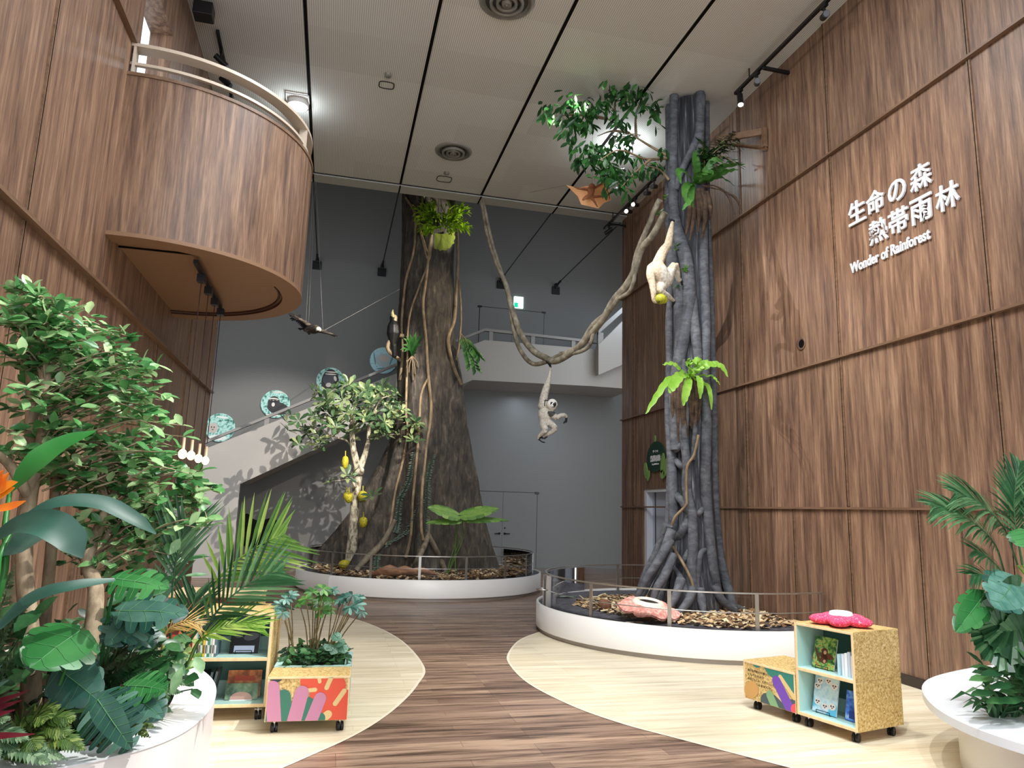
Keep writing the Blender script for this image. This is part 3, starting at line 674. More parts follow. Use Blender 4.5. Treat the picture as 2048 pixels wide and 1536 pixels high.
# fallen sheath among the chips
mb = MB(); c = at(790, 1136, Y=13.4); c.z = .36
for k in range(3):
    o_ = V((.28*k-.1, .05*k, 0)); mb.tube(spl([c+o_+V((-.35, 0, .02)), c+o_+V((0, -.03, .1)), c+o_+V((.32, .02, .03))], 6), [.03, .11-.02*k, .02], 9)
obj('palm_sheath', mb, noisy('dry_sheath', [(.3, '#6b4631'), (.7, '#a87a5c')], (5, 20, 20), 4, .7), None, None, 'curled reddish brown dry palm sheath lying on bark chips', 'dry leaf')
# ------------------------------------------------------------------ strangler fig
FC, FR = V((4.89, 9.1, 0)), .275
M['core'] = noisy('dark_core', [(.3, '#191a1f'), (.5, '#34363d'), (.62, '#5a5c63'), (.72, '#a5a7ac')], (26, 26, 1.6), 6, .8, .5)
M['figroot'] = noisy('fig_root', [(.3, '#3d4046'), (.5, '#54575e'), (.7, '#6c6f75')], (7, 7, 12), 8, .8, .6, .6)
def fsurf(px, py, off=.02):
    d = ray(px, py); ox, oy = -FC.x, -FC.y; r = FR+off
    a = d.x**2+d.y**2; b_ = ox*d.x+oy*d.y; c = ox*ox+oy*oy-r*r; q = b_*b_-a*c
    s = (-b_-sqrt(q))/a if q > 0 else -b_/a
    p = CAM+d*s
    if q <= 0:
        w = V((p.x-FC.x, p.y-FC.y, 0)); 
    return p
t = thing('strangler_fig', 'dark strangler fig column of tangled grey roots reaching the ceiling', 'tree', (FC.x, FC.y, .34))
mb = MB(); prof = [(FR+.10, .33), (FR+.03, .9), (FR-.03, 2), (FR-.02, 4), (FR, 6), (FR-.02, 7.8), (.01, 7.82)]
mb.lathe(FC, prof, 28)
mb.v = [q+V((q.x-FC.x, q.y-FC.y, 0))*(.16*noise.noise(V((q.x*4, q.y*4, q.z*.6)))) for q in mb.v]
obj('host_trunk', mb, M['core'], t)
RTS = [([(1348,188),(1346,300),(1347,390),(1352,450),(1372,520),(1378,600),(1366,680),(1352,760),(1350,840),(1352,900)], [.07,.075,.10,.10,.09,.085]),
 ([(1400,185),(1399,260),(1384,300),(1362,345),(1352,380)], [.075,.06,.045]), ([(1402,190),(1398,330),(1404,430),(1408,540),(1412,640),(1410,740),(1413,850),(1411,950),(1414,1010),(1420,1080),(1428,1150),(1436,1205)], [.07,.075,.07,.075,.075,.07,.08]),
 ([(1338,210),(1338,330),(1336,430),(1344,470)], [.05,.06,.06]), ([(1352,440),(1345,520),(1358,580),(1362,650),(1358,720)], [.08,.09,.09,.08]),
 ([(1345,560),(1338,640),(1340,720),(1338,800),(1340,860),(1344,920),(1346,980),(1347,1040),(1342,1100),(1320,1160),(1305,1195)], [.05,.06,.07,.075,.075,.075,.08]),
 ([(1380,560),(1388,640),(1396,720),(1402,800)], [.08,.075,.06]), ([(1368,880),(1374,930),(1374,980),(1384,1030),(1386,1090),(1384,1150),(1390,1210)], [.06,.07,.07,.075,.08]),
 ([(1346,905),(1358,895),(1370,885)], [.045,.05]), ([(1348,915),(1360,930),(1372,938)], [.045,.05]), ([(1347,985),(1362,1000),(1378,1025)], [.055,.055]), ([(1382,1030),(1366,1060),(1352,1085)], [.055,.06]), ([(1384,1090),(1368,1120),(1355,1130)], [.045,.04]),
 ([(1414,1010),(1402,1022),(1394,1032)], [.04,.035]), ([(1412,1095),(1400,1110),(1396,1150),(1386,1190)], [.045,.04]), ([(1346,1125),(1362,1155),(1376,1190),(1384,1208)], [.055,.06]),
 ([(1358,760),(1364,800),(1360,850),(1368,900)], [.05,.055]), ([(1378,740),(1376,800),(1370,860),(1372,900)], [.05,.055]), ([(1362,690),(1372,760),(1384,800),(1390,860),(1386,920)], [.04,.04])]
for pts, r in RTS:
    sh_ = len(pts) < 5 and pts[0][1] > 200 and pts[0][1] != 210; mb = MB(); mb.tube(spl([fsurf(*q, -.05 if sh_ and i_ in (0, len(pts)-1) else .02) for i_, q in enumerate(pts)], 6), [k*.98 for k in r], 9); obj('root', mb, M['figroot'], t)
for k in range(9):                               # roots on the sides and back
    a = radians(-20+k*22); p = []
    for i in range(12):
        z = .35+i*.68; aa = a+.22*sin(i*.9+k); rr = FR+.02+(.22*exp(-(z-.35)*1.6)); p.append(FC+V((rr*cos(aa), rr*sin(aa), z)))
    mb = MB(); mb.tube(spl(p, 3), [.07, .05, .04], 8); obj('root', mb, M['figroot'], t)
for pts in ([(1344,1060,0),(1328,1100,0),(1305,1150,.1),(1272,1190,.2)], [(1340,1080,0),(1318,1120,-.05),(1292,1160,0),(1262,1188,.1)], [(1345,1110,0),(1330,1150,-.1),(1312,1180,-.1),(1300,1198,-.1)], [(1336,1050,.1),(1316,1100,.25),(1290,1150,.35),(1268,1180,.45)], [(1362,1160,-.1),(1350,1195,-.25),(1330,1210,-.3)], [(1385,1180,-.1),(1375,1205,-.25),(1352,1222,-.35)], [(1400,1180,-.1),(1404,1205,-.2),(1408,1222,-.3)], [(1428,1170,-.05),(1444,1200,-.1),(1472,1218,-.1)], [(1425,1190,.1),(1455,1208,.1),(1490,1212,.1)]):
    mb = MB(); q = [at(x, y, Y=8.85+d) for x, y, d in pts]; q[-1].z = min(q[-1].z, .36); mb.tube(spl(q, 5), [.07, .06, .05, .03], 8); obj('root', mb, M['figroot'], t)
mb = MB(); mb.tube(spl([fsurf(*q, .115) for q in ((1397,870),(1388,910),(1374,935),(1373,990),(1372,1010),(1352,1032),(1344,1050),(1338,1080),(1350,1100),(1368,1130),(1384,1165),(1386,1190),(1376,1212))], 6), [.02, .018, .024], 7); obj('vine', mb, M['vine'], t)
# leafy branch towards the ceiling lamp
M['fleaf'] = leafm('fig_leaf', '#123016', '#245226', '#3f7a30', .35, .35)
G = lambda x, y, d=0: at(x, y, Y=9.0+d)
mb = MB()
BRN = [((1336,312,.0),(1300,292,.2),(1258,266,.4),(1215,238,.4),(1180,228,.3)), ((1336,316,.0),(1290,318,-.1),(1240,300,-.3),(1200,320,-.3)), ((1272,272,.35),(1272,230,.3),(1285,190,.2)), ((1232,246,.4),(1230,205,.4),(1245,172,.3)), ((1258,266,.4),(1225,262,.2),(1195,272,.1)), ((1300,320,-.1),(1270,345,-.2),(1245,372,-.3)), ((1338,360,0),(1320,340,0),(1290,330,-.2)), ((1215,238,.4),(1160,230,.3),(1110,232,.2))]
for q in BRN: mb.tube(spl([G(*k) for k in q], 5), [.024, .014, .006], 6)
obj('branch', mb, M['vine'], t)
mb = MB()
for bx, by, rx, ry, n in ((1105,222,20,14,9),(1135,205,20,18,9),(1150,232,36,24,22),(1180,205,22,16,10),(1135,262,10,22,6),(1165,255,22,16,8),(1235,182,26,20,14),(1262,195,22,28,12),(1300,200,22,26,13),(1310,235,10,20,4),(1205,215,16,20,7),(1250,235,20,20,7),(1180,300,28,18,14),(1170,325,20,12,7),(1215,310,25,22,15),(1240,345,28,18,14),(1205,345,26,14,10),(1270,325,24,20,11),(1300,340,18,16,6),(1235,375,22,12,6),(1325,300,8,8,3),(1243,286,24,16,12),(1225,335,20,12,8)):
    for i in range(n):
        c = G(bx+random.uniform(-rx, rx), by+random.uniform(-ry, ry), random.uniform(-.35, .45))
        for k in range(3): mb.leaf(c+V((random.uniform(-.05, .05), random.uniform(-.05, .05), random.uniform(-.04, .04))), V((random.uniform(-.7, .7), random.uniform(-.7, .5), random.uniform(-1.1, -.2))), (random.uniform(-.5, .5), -.7, .5), random.uniform(.13, .2), .062, 0, .1)
obj('foliage', mb, M['fleaf'], t)
# small bush on the upper right
mb = MB(); m2 = MB(); b0 = fsurf(1404, 330)
for i in range(26):
    e = at(random.uniform(1395, 1485), random.uniform(255, 350), Y=8.6+random.uniform(-.25, .2)); p = spl([b0, b0.lerp(e, .5)+V((0, -.06, .1)), e], 4); m2.tube(p, [.009, .003], 5)
    for q in p[2:]:
        for sg in (-1, 1): mb.leaf(q, V((sg*.7, random.uniform(-.6, .2), random.uniform(-.5, .4))), (0, -.5, .8), random.uniform(.09, .14), .05)
mb.leaf(at(1488, 252, Y=8.9), (.2, -.2, 1), (0, -1, 0), .12, .06)
obj('twigs', m2, M['vine'], t); obj('foliage', mb, M['fleaf'], t)
# small green sprouts
mb = MB()
for px, py in ((1352,492),(1350,500),(1370,540),(1362,538),(1352,575),(1315,430),(1318,425),(1330,395),(1368,545)):
    for k in range(4): mb.leaf(fsurf(px, py, .1), V((random.uniform(-1, 1), -.6, random.uniform(-.5, .8))), (0, -.6, .7), .09, .045)
obj('sprout', mb, leafm('sprout_leaf', '#4d7d2c', '#6fa83e', '#96c95a', .5, .3), t)
# bird's nest ferns
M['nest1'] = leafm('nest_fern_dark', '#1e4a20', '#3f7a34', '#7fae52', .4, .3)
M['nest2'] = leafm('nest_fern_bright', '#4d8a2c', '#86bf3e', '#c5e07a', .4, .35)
M['deadroot'] = noisy('dry_fern_roots', [(.3, '#2b211a'), (.6, '#5a4738'), (.75, '#85705a')], (9, 9, 12), 6, .9, .6)
def nestfern(name, label, c, leaves, mat, W, Y0):
    t = thing(name, label, 'fern', c)
    for pts, w in leaves:
        mb = MB(); p = spl([c]+[at(x, y, Y=Y0+d) for x, y, d in pts], 6); n = len(p)
        p = [q+V((0, 0, .012*sin(i*2.1))) for i, q in enumerate(p)]
        mb.ribbon(p, [w*.35, w*.8, w, w*1.05, w*.95, w*.7, .01], (0, -1, .55), .16); obj('leaf', mb, mat, t)
    return t
c = fsurf(1388, 368, .12)
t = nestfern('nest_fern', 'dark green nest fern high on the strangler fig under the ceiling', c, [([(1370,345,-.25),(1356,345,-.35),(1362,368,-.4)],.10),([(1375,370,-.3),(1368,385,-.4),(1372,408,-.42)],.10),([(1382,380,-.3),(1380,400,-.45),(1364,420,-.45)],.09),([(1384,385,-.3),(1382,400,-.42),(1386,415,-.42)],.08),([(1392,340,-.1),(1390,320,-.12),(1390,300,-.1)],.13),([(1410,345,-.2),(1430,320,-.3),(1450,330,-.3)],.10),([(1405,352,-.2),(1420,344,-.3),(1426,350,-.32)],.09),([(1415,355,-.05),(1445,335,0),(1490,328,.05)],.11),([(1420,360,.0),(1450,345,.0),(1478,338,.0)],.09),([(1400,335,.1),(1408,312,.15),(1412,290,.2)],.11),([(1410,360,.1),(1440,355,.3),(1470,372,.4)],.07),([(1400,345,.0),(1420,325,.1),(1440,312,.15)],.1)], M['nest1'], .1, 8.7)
mb = MB()
for px, py, e in ((1378,385,(1372,470)),(1385,385,(1380,480)),(1395,380,(1402,440)),(1402,380,(1412,455)),(1408,385,(1404,478)),(1390,385,(1396,465)),(1412,385,(1420,440))): mb.tube(spl([at(px, py, Y=8.62), at(lerp(px, e[0], .5)+4, lerp(py, e[1], .5), Y=8.6), at(*e, Y=8.68)], 5), [.05, .04, .012], 6)
for e in (((1430,372),(1455,390),(1470,430)), ((1440,380),(1470,395),(1482,420))): mb.tube(spl([at(1405, 372, Y=8.6)]+[at(*q, Y=8.6) for q in e], 5), [.012, .008, .02, .006], 5)
obj('root_mass', mb, M['deadroot'], t)
c = fsurf(1378, 752, .12)
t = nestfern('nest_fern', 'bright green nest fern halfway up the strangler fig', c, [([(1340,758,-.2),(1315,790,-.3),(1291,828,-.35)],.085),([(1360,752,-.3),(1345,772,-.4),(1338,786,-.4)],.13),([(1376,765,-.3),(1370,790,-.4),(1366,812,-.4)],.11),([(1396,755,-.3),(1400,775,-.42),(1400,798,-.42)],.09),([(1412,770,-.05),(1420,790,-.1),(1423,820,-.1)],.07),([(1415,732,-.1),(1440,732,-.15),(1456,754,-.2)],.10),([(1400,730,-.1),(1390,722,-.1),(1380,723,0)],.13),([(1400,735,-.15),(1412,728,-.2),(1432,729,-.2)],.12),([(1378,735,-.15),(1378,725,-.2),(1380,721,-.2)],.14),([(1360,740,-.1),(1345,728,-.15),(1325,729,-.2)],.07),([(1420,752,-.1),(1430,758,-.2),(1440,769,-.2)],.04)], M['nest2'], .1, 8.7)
mb = MB()
for i in range(12):
    px = random.uniform(1350, 1404); e = (px+random.uniform(-8, 8), random.uniform(820, 900)); mb.tube(spl([fsurf(px, 755, .05), fsurf(px+random.uniform(-6, 6), 800, .09), fsurf(*e, .03)], 5), [.035, .035, .015], 6)
obj('root_mass', mb, M['deadroot'], t)
# ------------------------------------------------------------------ swinging liana
M['liana'] = noisy('grey_liana', [(.3, '#5a5347'), (.55, '#8f8775'), (.75, '#bdb6a4')], (9, 9, 6), 6, .7, .4)
def lian(px):
    out = []
    for x, y in px:
        t_ = (x-965)/(1330-965); out.append(at(x, y, Y=lerp(13.1, 8.95, min(max(t_, 0), 1))))
    return out
t = thing('liana', 'twisted grey liana looping from the ceiling edge to the strangler fig', 'liana', at(1095, 740, Y=11.6))
for pts, r in (([(963,402),(975,470),(995,530),(1012,570),(1022,610),(1040,665),(1065,700),(1092,716),(1112,722),(1150,700),(1180,670),(1205,640),(1228,600),(1250,575),(1268,545),(1282,500),(1306,470),(1330,425)], [.035,.045,.05,.06,.06,.055,.055,.06,.055,.05]), ([(966,400),(983,480),(1003,545),(1016,580),(1024,640),(1034,685),(1050,715),(1068,728),(1088,725),(1110,715),(1135,704),(1160,690),(1186,650),(1215,625),(1240,590),(1262,560),(1275,505),(1298,450),(1312,415),(1320,400)], [.03,.035,.04,.04,.04,.045,.045,.045]), ([(1120,706),(1150,706),(1175,695),(1186,670),(1190,645)], [.03,.035,.03]), ([(1237,597),(1258,584),(1268,560),(1270,530)], [.03,.035,.03])):
    mb = MB(); mb.tube(spl(lian(pts), 6), r, 9); obj('strand', mb, M['liana'], t)
# ------------------------------------------------------------------ gibbons
M['fur'] = noisy('pale_fur', [(.3, '#a9a294'), (.7, '#e4dfd4')], (30, 30, 30), 5, .9, .6)
M['fur2'] = noisy('buff_fur', [(.3, '#a08f78'), (.7, '#d8c9b0')], (30, 30, 30), 5, .9, .6)
M['skin'] = plain('dark_skin', '#15161a', .6); M['brow'] = plain('white_brow', '#f3f1ea', .9); M['fdark'] = plain('dark_grey_fur', '#4b4a48', .9)  # fdark: darker grey fur on crown, upper arm and throat
def fingers(mb, c, d, s, curl, k=4, L=.09):
    d = V(d).normalized(); s = V(s).normalized(); w = d.cross(s)
    for i in range(k):
        b0 = V(c)+s*(i-(k-1)/2)*.017; l = L*(.85, 1, .97, .8)[i % 4]
        mb.tube([b0, b0+d*l*.45+w*curl*.25*l, b0+d*l*.8+w*curl*.7*l, b0+d*l*.9+w*curl*1.05*l], [.0105, .0095, .0085, .006], 6)
    mb.tube([V(c)-s*.03-d*.01, V(c)-s*.055+d*.03+w*.02*curl, V(c)-s*.05+d*.055+w*.035*curl], [.010, .009, .006], 6)
GY = 11.55
Q = lambda x, y, d=0: at(x, y, Y=GY+d)
mb = MB()
tor = spl([Q(1087,821), Q(1089,835,-.02), Q(1091,847,-.01)], 5)
mb.tube(tor, [.09, .105, .10, .10, .075], 12); mb.ball(Q(1087,812,0), (.10, .09, .09), 8)
mb.tube(spl([Q(1086,815), Q(1087,800,-.02), Q(1090,785,-.03), Q(1095,768,-.02), Q(1099,752)], 4), [.085, .075, .068, .055, .032], 10)
mb.tube([Q(1099,752), Q(1100.5,741), Q(1101,733)], [.03, .022, .02], 8)
mb.tube(spl([Q(1096,820,-.05), Q(1108,832,-.10), Q(1113,836,-.16)], 4), [.07, .055, .045], 9)
mb.tube(spl([Q(1113,836,-.16), Q(1122,831,-.18), Q(1131,831,-.16), Q(1133,838,-.14)], 4), [.045, .042, .032, .022], 9)
mb.tube(spl([Q(1086,845,-.02), Q(1088,853,-.14), Q(1092,861,-.2)], 4), [.068, .062, .045], 10)
mb.tube(spl([Q(1092,861,-.2), Q(1083,868,-.12), Q(1077,876,-.06), Q(1079,880,-.06)], 4), [.045, .04, .03, .022], 9)
mb.tube(spl([Q(1097,845,-.02), Q(1104,850,-.14), Q(1112,857,-.22)], 4), [.066, .06, .045], 10)
mb.tube(spl([Q(1112,857,-.22), Q(1101,866,-.14), Q(1089,871,-.1), Q(1085,877,-.1)], 4), [.044, .04, .03, .022], 9)
HC = Q(1104,809,-.12)
mb.ball(HC, (.095, .095, .10), 9); mb.ball(HC+V((.0, -.075, -.028)), (.05, .04, .042), 7); mb.tube([HC, Q(1091,818)], [.06, .08], 8)
for k in (-1, 1): mb.ball(HC+V((.09*k, .01, 0)), (.018, .02, .028), 5)
body = remesh(mb, .012, 3)
h1, h2, h3, h4 = Q(1101,734), Q(1133,838,-.14), Q(1079.5,880,-.06), Q(1083,876,-.1)
arm = Q(1088,806,-.04)
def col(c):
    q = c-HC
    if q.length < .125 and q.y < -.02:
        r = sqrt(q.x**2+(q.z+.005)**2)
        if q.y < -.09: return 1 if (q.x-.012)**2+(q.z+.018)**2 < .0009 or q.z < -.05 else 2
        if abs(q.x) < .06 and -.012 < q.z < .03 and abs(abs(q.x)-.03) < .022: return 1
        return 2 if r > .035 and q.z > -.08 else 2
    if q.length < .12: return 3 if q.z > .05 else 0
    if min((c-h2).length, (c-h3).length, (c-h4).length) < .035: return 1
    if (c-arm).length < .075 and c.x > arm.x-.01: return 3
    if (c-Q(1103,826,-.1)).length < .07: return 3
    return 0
paint(body, col)
hands = MB()
fingers(hands, h1, (.1, 0, 1), (0, 1, 0), 1, 4, .1); fingers(hands, h2, (.25, 0, -1), (0, 1, .2), -1, 4, .07)
fingers(hands, h3, (.3, -.1, -1), (.5, 1, 0), 1, 4, .075); fingers(hands, h4, (.9, -.1, -.6), (.3, 1, .3), 1, 4, .075)
b0 = len(body.v); body.v += hands.v; body.f += [[k+b0 for k in f] for f in hands.f]; body.m += [1]*len(hands.f); body.sm += [True]*len(hands.f)
t = thing('gibbon', 'pale white-faced gibbon hanging by one arm from the looped liana', 'gibbon', Q(1087, 880))
obj('body', body, [M['fur'], M['skin'], M['brow'], M['fdark']], t)
# climbing gibbon
GY = 8.62
mb = MB()
tor = spl([Q(1312,527,-.1), Q(1318,545,-.1), Q(1328,562,-.06), Q(1332,572,-.03)], 4)
mb.tube(tor, [.09, .125, .125, .115, .08], 12)
mb.ball(Q(1309,534,-.09), (.085, .08, .075), 8)
mb.tube(spl([Q(1315,528,-.08), Q(1325,505,-.03), Q(1336,490,.02)], 4), [.08, .07, .058], 10)
mb.tube(spl([Q(1336,490,.02), Q(1341,465,.04), Q(1345,443,.08)], 4), [.058, .045, .022], 10)
mb.tube(spl([Q(1302,532,-.1), Q(1301,550,-.14), Q(1305,568,-.15)], 4), [.055, .06, .05], 9)
mb.tube(spl([Q(1305,568,-.15), Q(1307,585,-.16), Q(1308,601,-.14), Q(1315,605,-.14)], 4), [.05, .042, .028, .022], 9)
mb.tube(spl([Q(1332,566,-.06), Q(1340,545,-.1), Q(1350,528,-.12)], 4), [.085, .07, .05], 10)
mb.tube(spl([Q(1350,528,-.12), Q(1354,545,-.06), Q(1357,561,.02), Q(1362,560,.05)], 4), [.05, .045, .032, .022], 9)
mb.tube(spl([Q(1325,570,-.06), Q(1318,578,-.12), Q(1322,584,-.12)], 4), [.085, .065, .052], 10)
mb.tube(spl([Q(1322,584,-.12), Q(1335,592,-.05), Q(1348,602,.06)], 4), [.05, .042, .024], 9)
hc = Q(1318,522,.05); mb.ball(hc, (.075, .085, .08), 8); mb.ball(hc+V((.05, .06, -.02)), (.04, .045, .04), 6)
body = remesh(mb, .012, 3)
zt = Q(1318, 545).z
paint(body, lambda c: 1 if c.z > zt+.02 or c.x < Q(1309, 560).x else 0)
hands = MB()
fingers(hands, Q(1345,442,.08), (.3, .2, 1), (1, 0, 0), 1, 4, .08); fingers(hands, Q(1316,605,-.16), (1, -.2, .2), (0, 1, 0), 1, 4, .08)
fingers(hands, Q(1362,560,.03), (1, .2, -.1), (0, .3, 1), -1, 4, .08); fingers(hands, Q(1348,603,.04), (.6, .3, -.6), (.5, 0, 1), -1, 4, .07)
b0 = len(body.v); body.v += hands.v; body.f += [[k+b0 for k in f] for f in hands.f]; body.m += [2]*len(hands.f); body.sm += [True]*len(hands.f)
t = thing('gibbon', 'cream gibbon seen from behind climbing the strangler fig', 'gibbon', Q(1320, 600))
obj('body', body, [M['fur'], M['fur2'], M['skin']], t)
mb = MB(); mb.ball(Q(1321,598,-.16), (.085, .08, .07), 9); mb.ball(Q(1328,600,-.17), (.05, .05, .05), 7)
obj('fruit', mb, noisy('green_fruit', [(.3, '#77791b'), (.7, '#b5b52c')], (20, 20, 20), 3, .5, .3), None, None, 'yellow-green fruit held by the climbing gibbon', 'fruit')
# ------------------------------------------------------------------ colugo
GY = 9.5
M['memb'] = leafm('tan_membrane', '#e2a368', '#f0b982', '#f8cfa0', .6, .45, 5)
M['limb'] = noisy('brown_limb', [(.3, '#6b3d25'), (.7, '#9d6440')], (14, 14, 14), 4, .8)
t = thing('colugo', 'tan gliding colugo model spread open on wires under the leafy branch', 'colugo', Q(1180, 390))
ed = [(1133,370,.0),(1156,376,.05),(1172,372,.03),(1183,372,-.02),(1194,371,.03),(1206,364,.04),(1217,357,0),(1217.5,378,.06),(1222,400,0),(1208,406,.04),(1197,417,.03),(1180,413,.06),(1163,409,0),(1156,393,.06)]
mb = MB(); P0 = [Q(*e) for e in ed]; c = Q(1182,385,.04); n = len(P0); E_ = []
for i in range(n):
    a, b_ = P0[i], P0[(i+1) % n]; E_ += [a, a.lerp(b_, .5)]
m_ = len(E_); vs = [c]+[c.lerp(e, .5)+V((0, .02, 0)) for e in E_]+E_
mb.add(vs, [(0, 1+i, 1+(i+1) % m_) for i in range(m_)]+[(1+i, 1+m_+i, 1+m_+(i+1) % m_, 1+(i+1) % m_) for i in range(m_)], 0, True); mb.add([q+V((0, .012, .004)) for q in vs], [(0, 1+(i+1) % m_, 1+i) for i in range(m_)]+[(1+i, 1+(i+1) % m_, 1+m_+(i+1) % m_, 1+m_+i) for i in range(m_)], 0, True)
obj('membrane', mb, M['memb'], t)
mb = MB()
mb.tube(spl([Q(1183,372,.02), Q(1182,382,.03), Q(1182,394,.05)], 4), [.035, .06, .05, .03], 9); mb.ball(Q(1184,372,-.02), (.05, .05, .04), 7)
for p in (((1180,378),(1156,377),(1136,371)), ((1186,377),(1205,367),(1216,359)), ((1181,394),(1169,398),(1164,408)), ((1184,394),(1206,393),(1220,400)), ((1182,394),(1189,403),(1196,416)), ((1182,388),(1168,396),(1163,407))): mb.tube(spl([Q(*q, .04) for q in p], 4), [.022, .018, .010], 7)
obj('body', remesh(mb, .010, 2), M['limb'], t)
M['wire'] = plain('thin_wire', '#8b8b88', .4, .5)
mb = MB(); mb.tube([Q(1184,372), (Q(1184,372).x, 9.5, ZC-.006)], .003, 4); mb.tube([Q(1134,370), at(1060, 385, Y=12.9)], .003, 4); obj('wire', mb, M['wire'], t)
# ------------------------------------------------------------------ hawk
GY = 14.0
t = thing('hawk', 'barred brown hawk with spread wings gliding on wires before the grey wall', 'bird', Q(630, 657))
M['fea'] = noisy('barred_feathers', [(.35, '#14110e'), (.5, '#3c342b'), (.65, '#74685a')], (5, 5, 26), 3, .8)
M['fead'] = plain('dark_feathers', '#1a1714', .8)
mb = MB(); mb.tube(spl([Q(608,660,.15), Q(618,659,.05), Q(629,658,-.08), Q(636,659,-.2)], 5), [.03, .085, .10, .06], 10); mb.ball(Q(637,659,-.24), .055, 7); mb.tube([Q(638,660,-.28), Q(640,661,-.33)], [.02, .004], 6)
bd = remesh(mb, .014, 2); hq = Q(637.5, 659.5, -.25)
paint(bd, lambda c: 1 if (c-hq).length < .06 and c.z > hq.z-.03 else 0); obj('body', bd, [M['fea'], plain('pale_crown', '#e9e3d0', .8)], t)
def wing(name, root, mid, tip, feath, w0):
    mb = MB(); ax = spl([root, mid, tip], 5); mb.tube(ax, [.05, .04, .015], 7)
    for p, w in feath: mb.ribbon([p[0], p[0].lerp(p[1], .5)+V((0, 0, .01)), p[1]], [w, w*.95, w*.35], (0, -.8, .6), .06, 1)
    obj(name, mb, [M['fea'], M['fead']], t)
ax = spl([Q(625,656), Q(610,645), Q(588,631)], 8); f = []
for i, q in enumerate(ax): f.append((q, q+(Q(594,660,.1)-Q(602,645)).lerp(Q(580,630)-Q(590,632), i/16)*lerp(.9, 1.2, i/16)))
for e in ((581,633),(580,638),(585,628),(590,627),(594,629),(600,629),(583,641)): f.append((Q(596,638), Q(*e, random.uniform(-.05, .08))))
wing('wing', Q(625,656), Q(610,645), Q(588,631), [(p, .085) for p in f], .1)
ax = spl([Q(634,660), Q(650,664), Q(666,669)], 8); f = []
for i, q in enumerate(ax): f.append((q, q+(Q(636,668,.1)-Q(634,660)).lerp(Q(675,671)-Q(666,669), i/16)*lerp(.55, 1, i/16)))
for e in ((676,671),(675,673),(672,669),(670,674)): f.append((Q(655,667), Q(*e)))
wing('wing', Q(634,660), Q(650,664), Q(666,669), [(p, .07) for p in f], .1)
mb = MB()
for e in ((596,657),(598,659),(600,661)): mb.ribbon([Q(614,659,.1), Q(605,658,.12), Q(*e, .16)], [.04, .06, .05], (0, -.7, .7), .05)
obj('tail', mb, M['fead'], t)
mb = MB()
for a, x in ((Q(612,643), -.75), (Q(617,650), -.72), (Q(646,663), -.7)): mb.tube([a, (x, 13.6, ZC-.03)], .0035, 4)
mb.tube([Q(646,662), at(800, 578, Y=14.7)], .004, 4)
obj('wire', mb, M['wire'], t)
# ------------------------------------------------------------------ tie rods to the back wall
for x, nm in ((-.75, 'first thin tie rod from the left, ending in a square plate above the hawk'), (.9, 'tie rod with square wall plate just left of the big trunk'), (4.12, 'tie rod with square wall plate behind the hanging liana'), (5.7, 'rightmost tie rod with square wall plate near the panelled wall end')):
    t = thing('tie_rod', nm, 'rod', (x, YB, 7.8), 'tie rods below the ceiling edge')
    mb = MB(); mb.tube([(x, 13.62, 7.82), (x, YB-.06, 7.82)], .014, 6); mb.tube([(x, YB-.45, 7.82), (x, YB-.06, 7.80)], .03, 7); obj('rod', mb, M['black'], t)
    mb = MB(); mb.box((x-.11, YB-.05, 7.56), (x+.11, YB, 7.78)); mb.box((x-.04, YB-.12, 7.72), (x+.04, YB-.02, 7.86)); obj('wall_plate', mb, M['black'], t, bevel=.006)
# ------------------------------------------------------------------ round picture boards by the stair
def board(px, py, label, art):
    c = at(px, py, Y=YB-.04); r = .345
    t = thing('round_picture', label, 'picture', c, 'round animal pictures along the stairs')
    mb = MB(); mb.lathe(c, [(.001, -.0), (r, 0), (r, .035)], 40, (0, 1, 0), sm=False); obj('board', mb, M[art[0]], t)
    for nm, mat, shapes in art[1]:
        for n_, (x, z, a, b_, rot) in enumerate(shapes):
            mb = MB(); P_ = []
            for k in range(24):
                q = 2*pi*k/24; u, w = a*cos(q), b_*sin(q); P_.append(V((c.x+r*(x+u*cos(rot)-w*sin(rot)), c.y-.002, c.z+r*(z+u*sin(rot)+w*cos(rot)))))
            P_ = [c+V((0, -.002, 0))+(q-c).normalized()*min((q-c).length, r*.985) for q in P_]
            mb.prism(P_, (0, -.0015-.0003*n_-.001*['figure', 'patch', 'detail'].index(nm), 0))
            obj(nm, mb, mat, t)
M['leaf_art'] = noisy('leafy_print', [(.38, '#2f6a62'), (.47, '#8fd0c4'), (.56, '#c9f2ee'), (.65, '#4a9a90')], (9, 9, 9), 3, .4)
M['water_art'] = noisy('watery_print', [(.3, '#7fb9c8'), (.5, '#c4eef6'), (.7, '#8fd0e0')], (14, 14, 14), 4, .4)
K = lambda h: plain('print', h, .5)
board(440, 855, 'lowest round picture by the stairs, pale animal face on leaves', ('leaf_art', [('figure', K('#c9c3bd'), [(-.45, -.05, .34, .36, 0)]), ('patch', K('#e9f4f2'), [(.1, .72, .42, .07, -.1), (-.1, -.72, .6, .2, 0)]), ('detail', K('#6b625c'), [(-.55, 0, .05, .07, 0), (-.38, 0, .05, .07, 0), (-.46, -.17, .07, .04, 0)])]))
board(551, 808, 'second round picture by the stairs, dark gibbon with white brow', ('leaf_art', [('figure', K('#2d2a30'), [(-.12, .1, .4, .46, 0), (.2, -.3, .75, .45, -.2)]), ('patch', K('#e8e6e0'), [(-.15, .33, .34, .1, 0), (-.15, -.05, .11, .15, 0), (.1, .86, .4, .06, 0), (-.2, -.82, .5, .09, 0)]), ('detail', K('#141216'), [(-.28, .18, .1, .09, 0), (-.04, .18, .1, .09, 0), (-.15, .3, .3, .035, 0)])]))
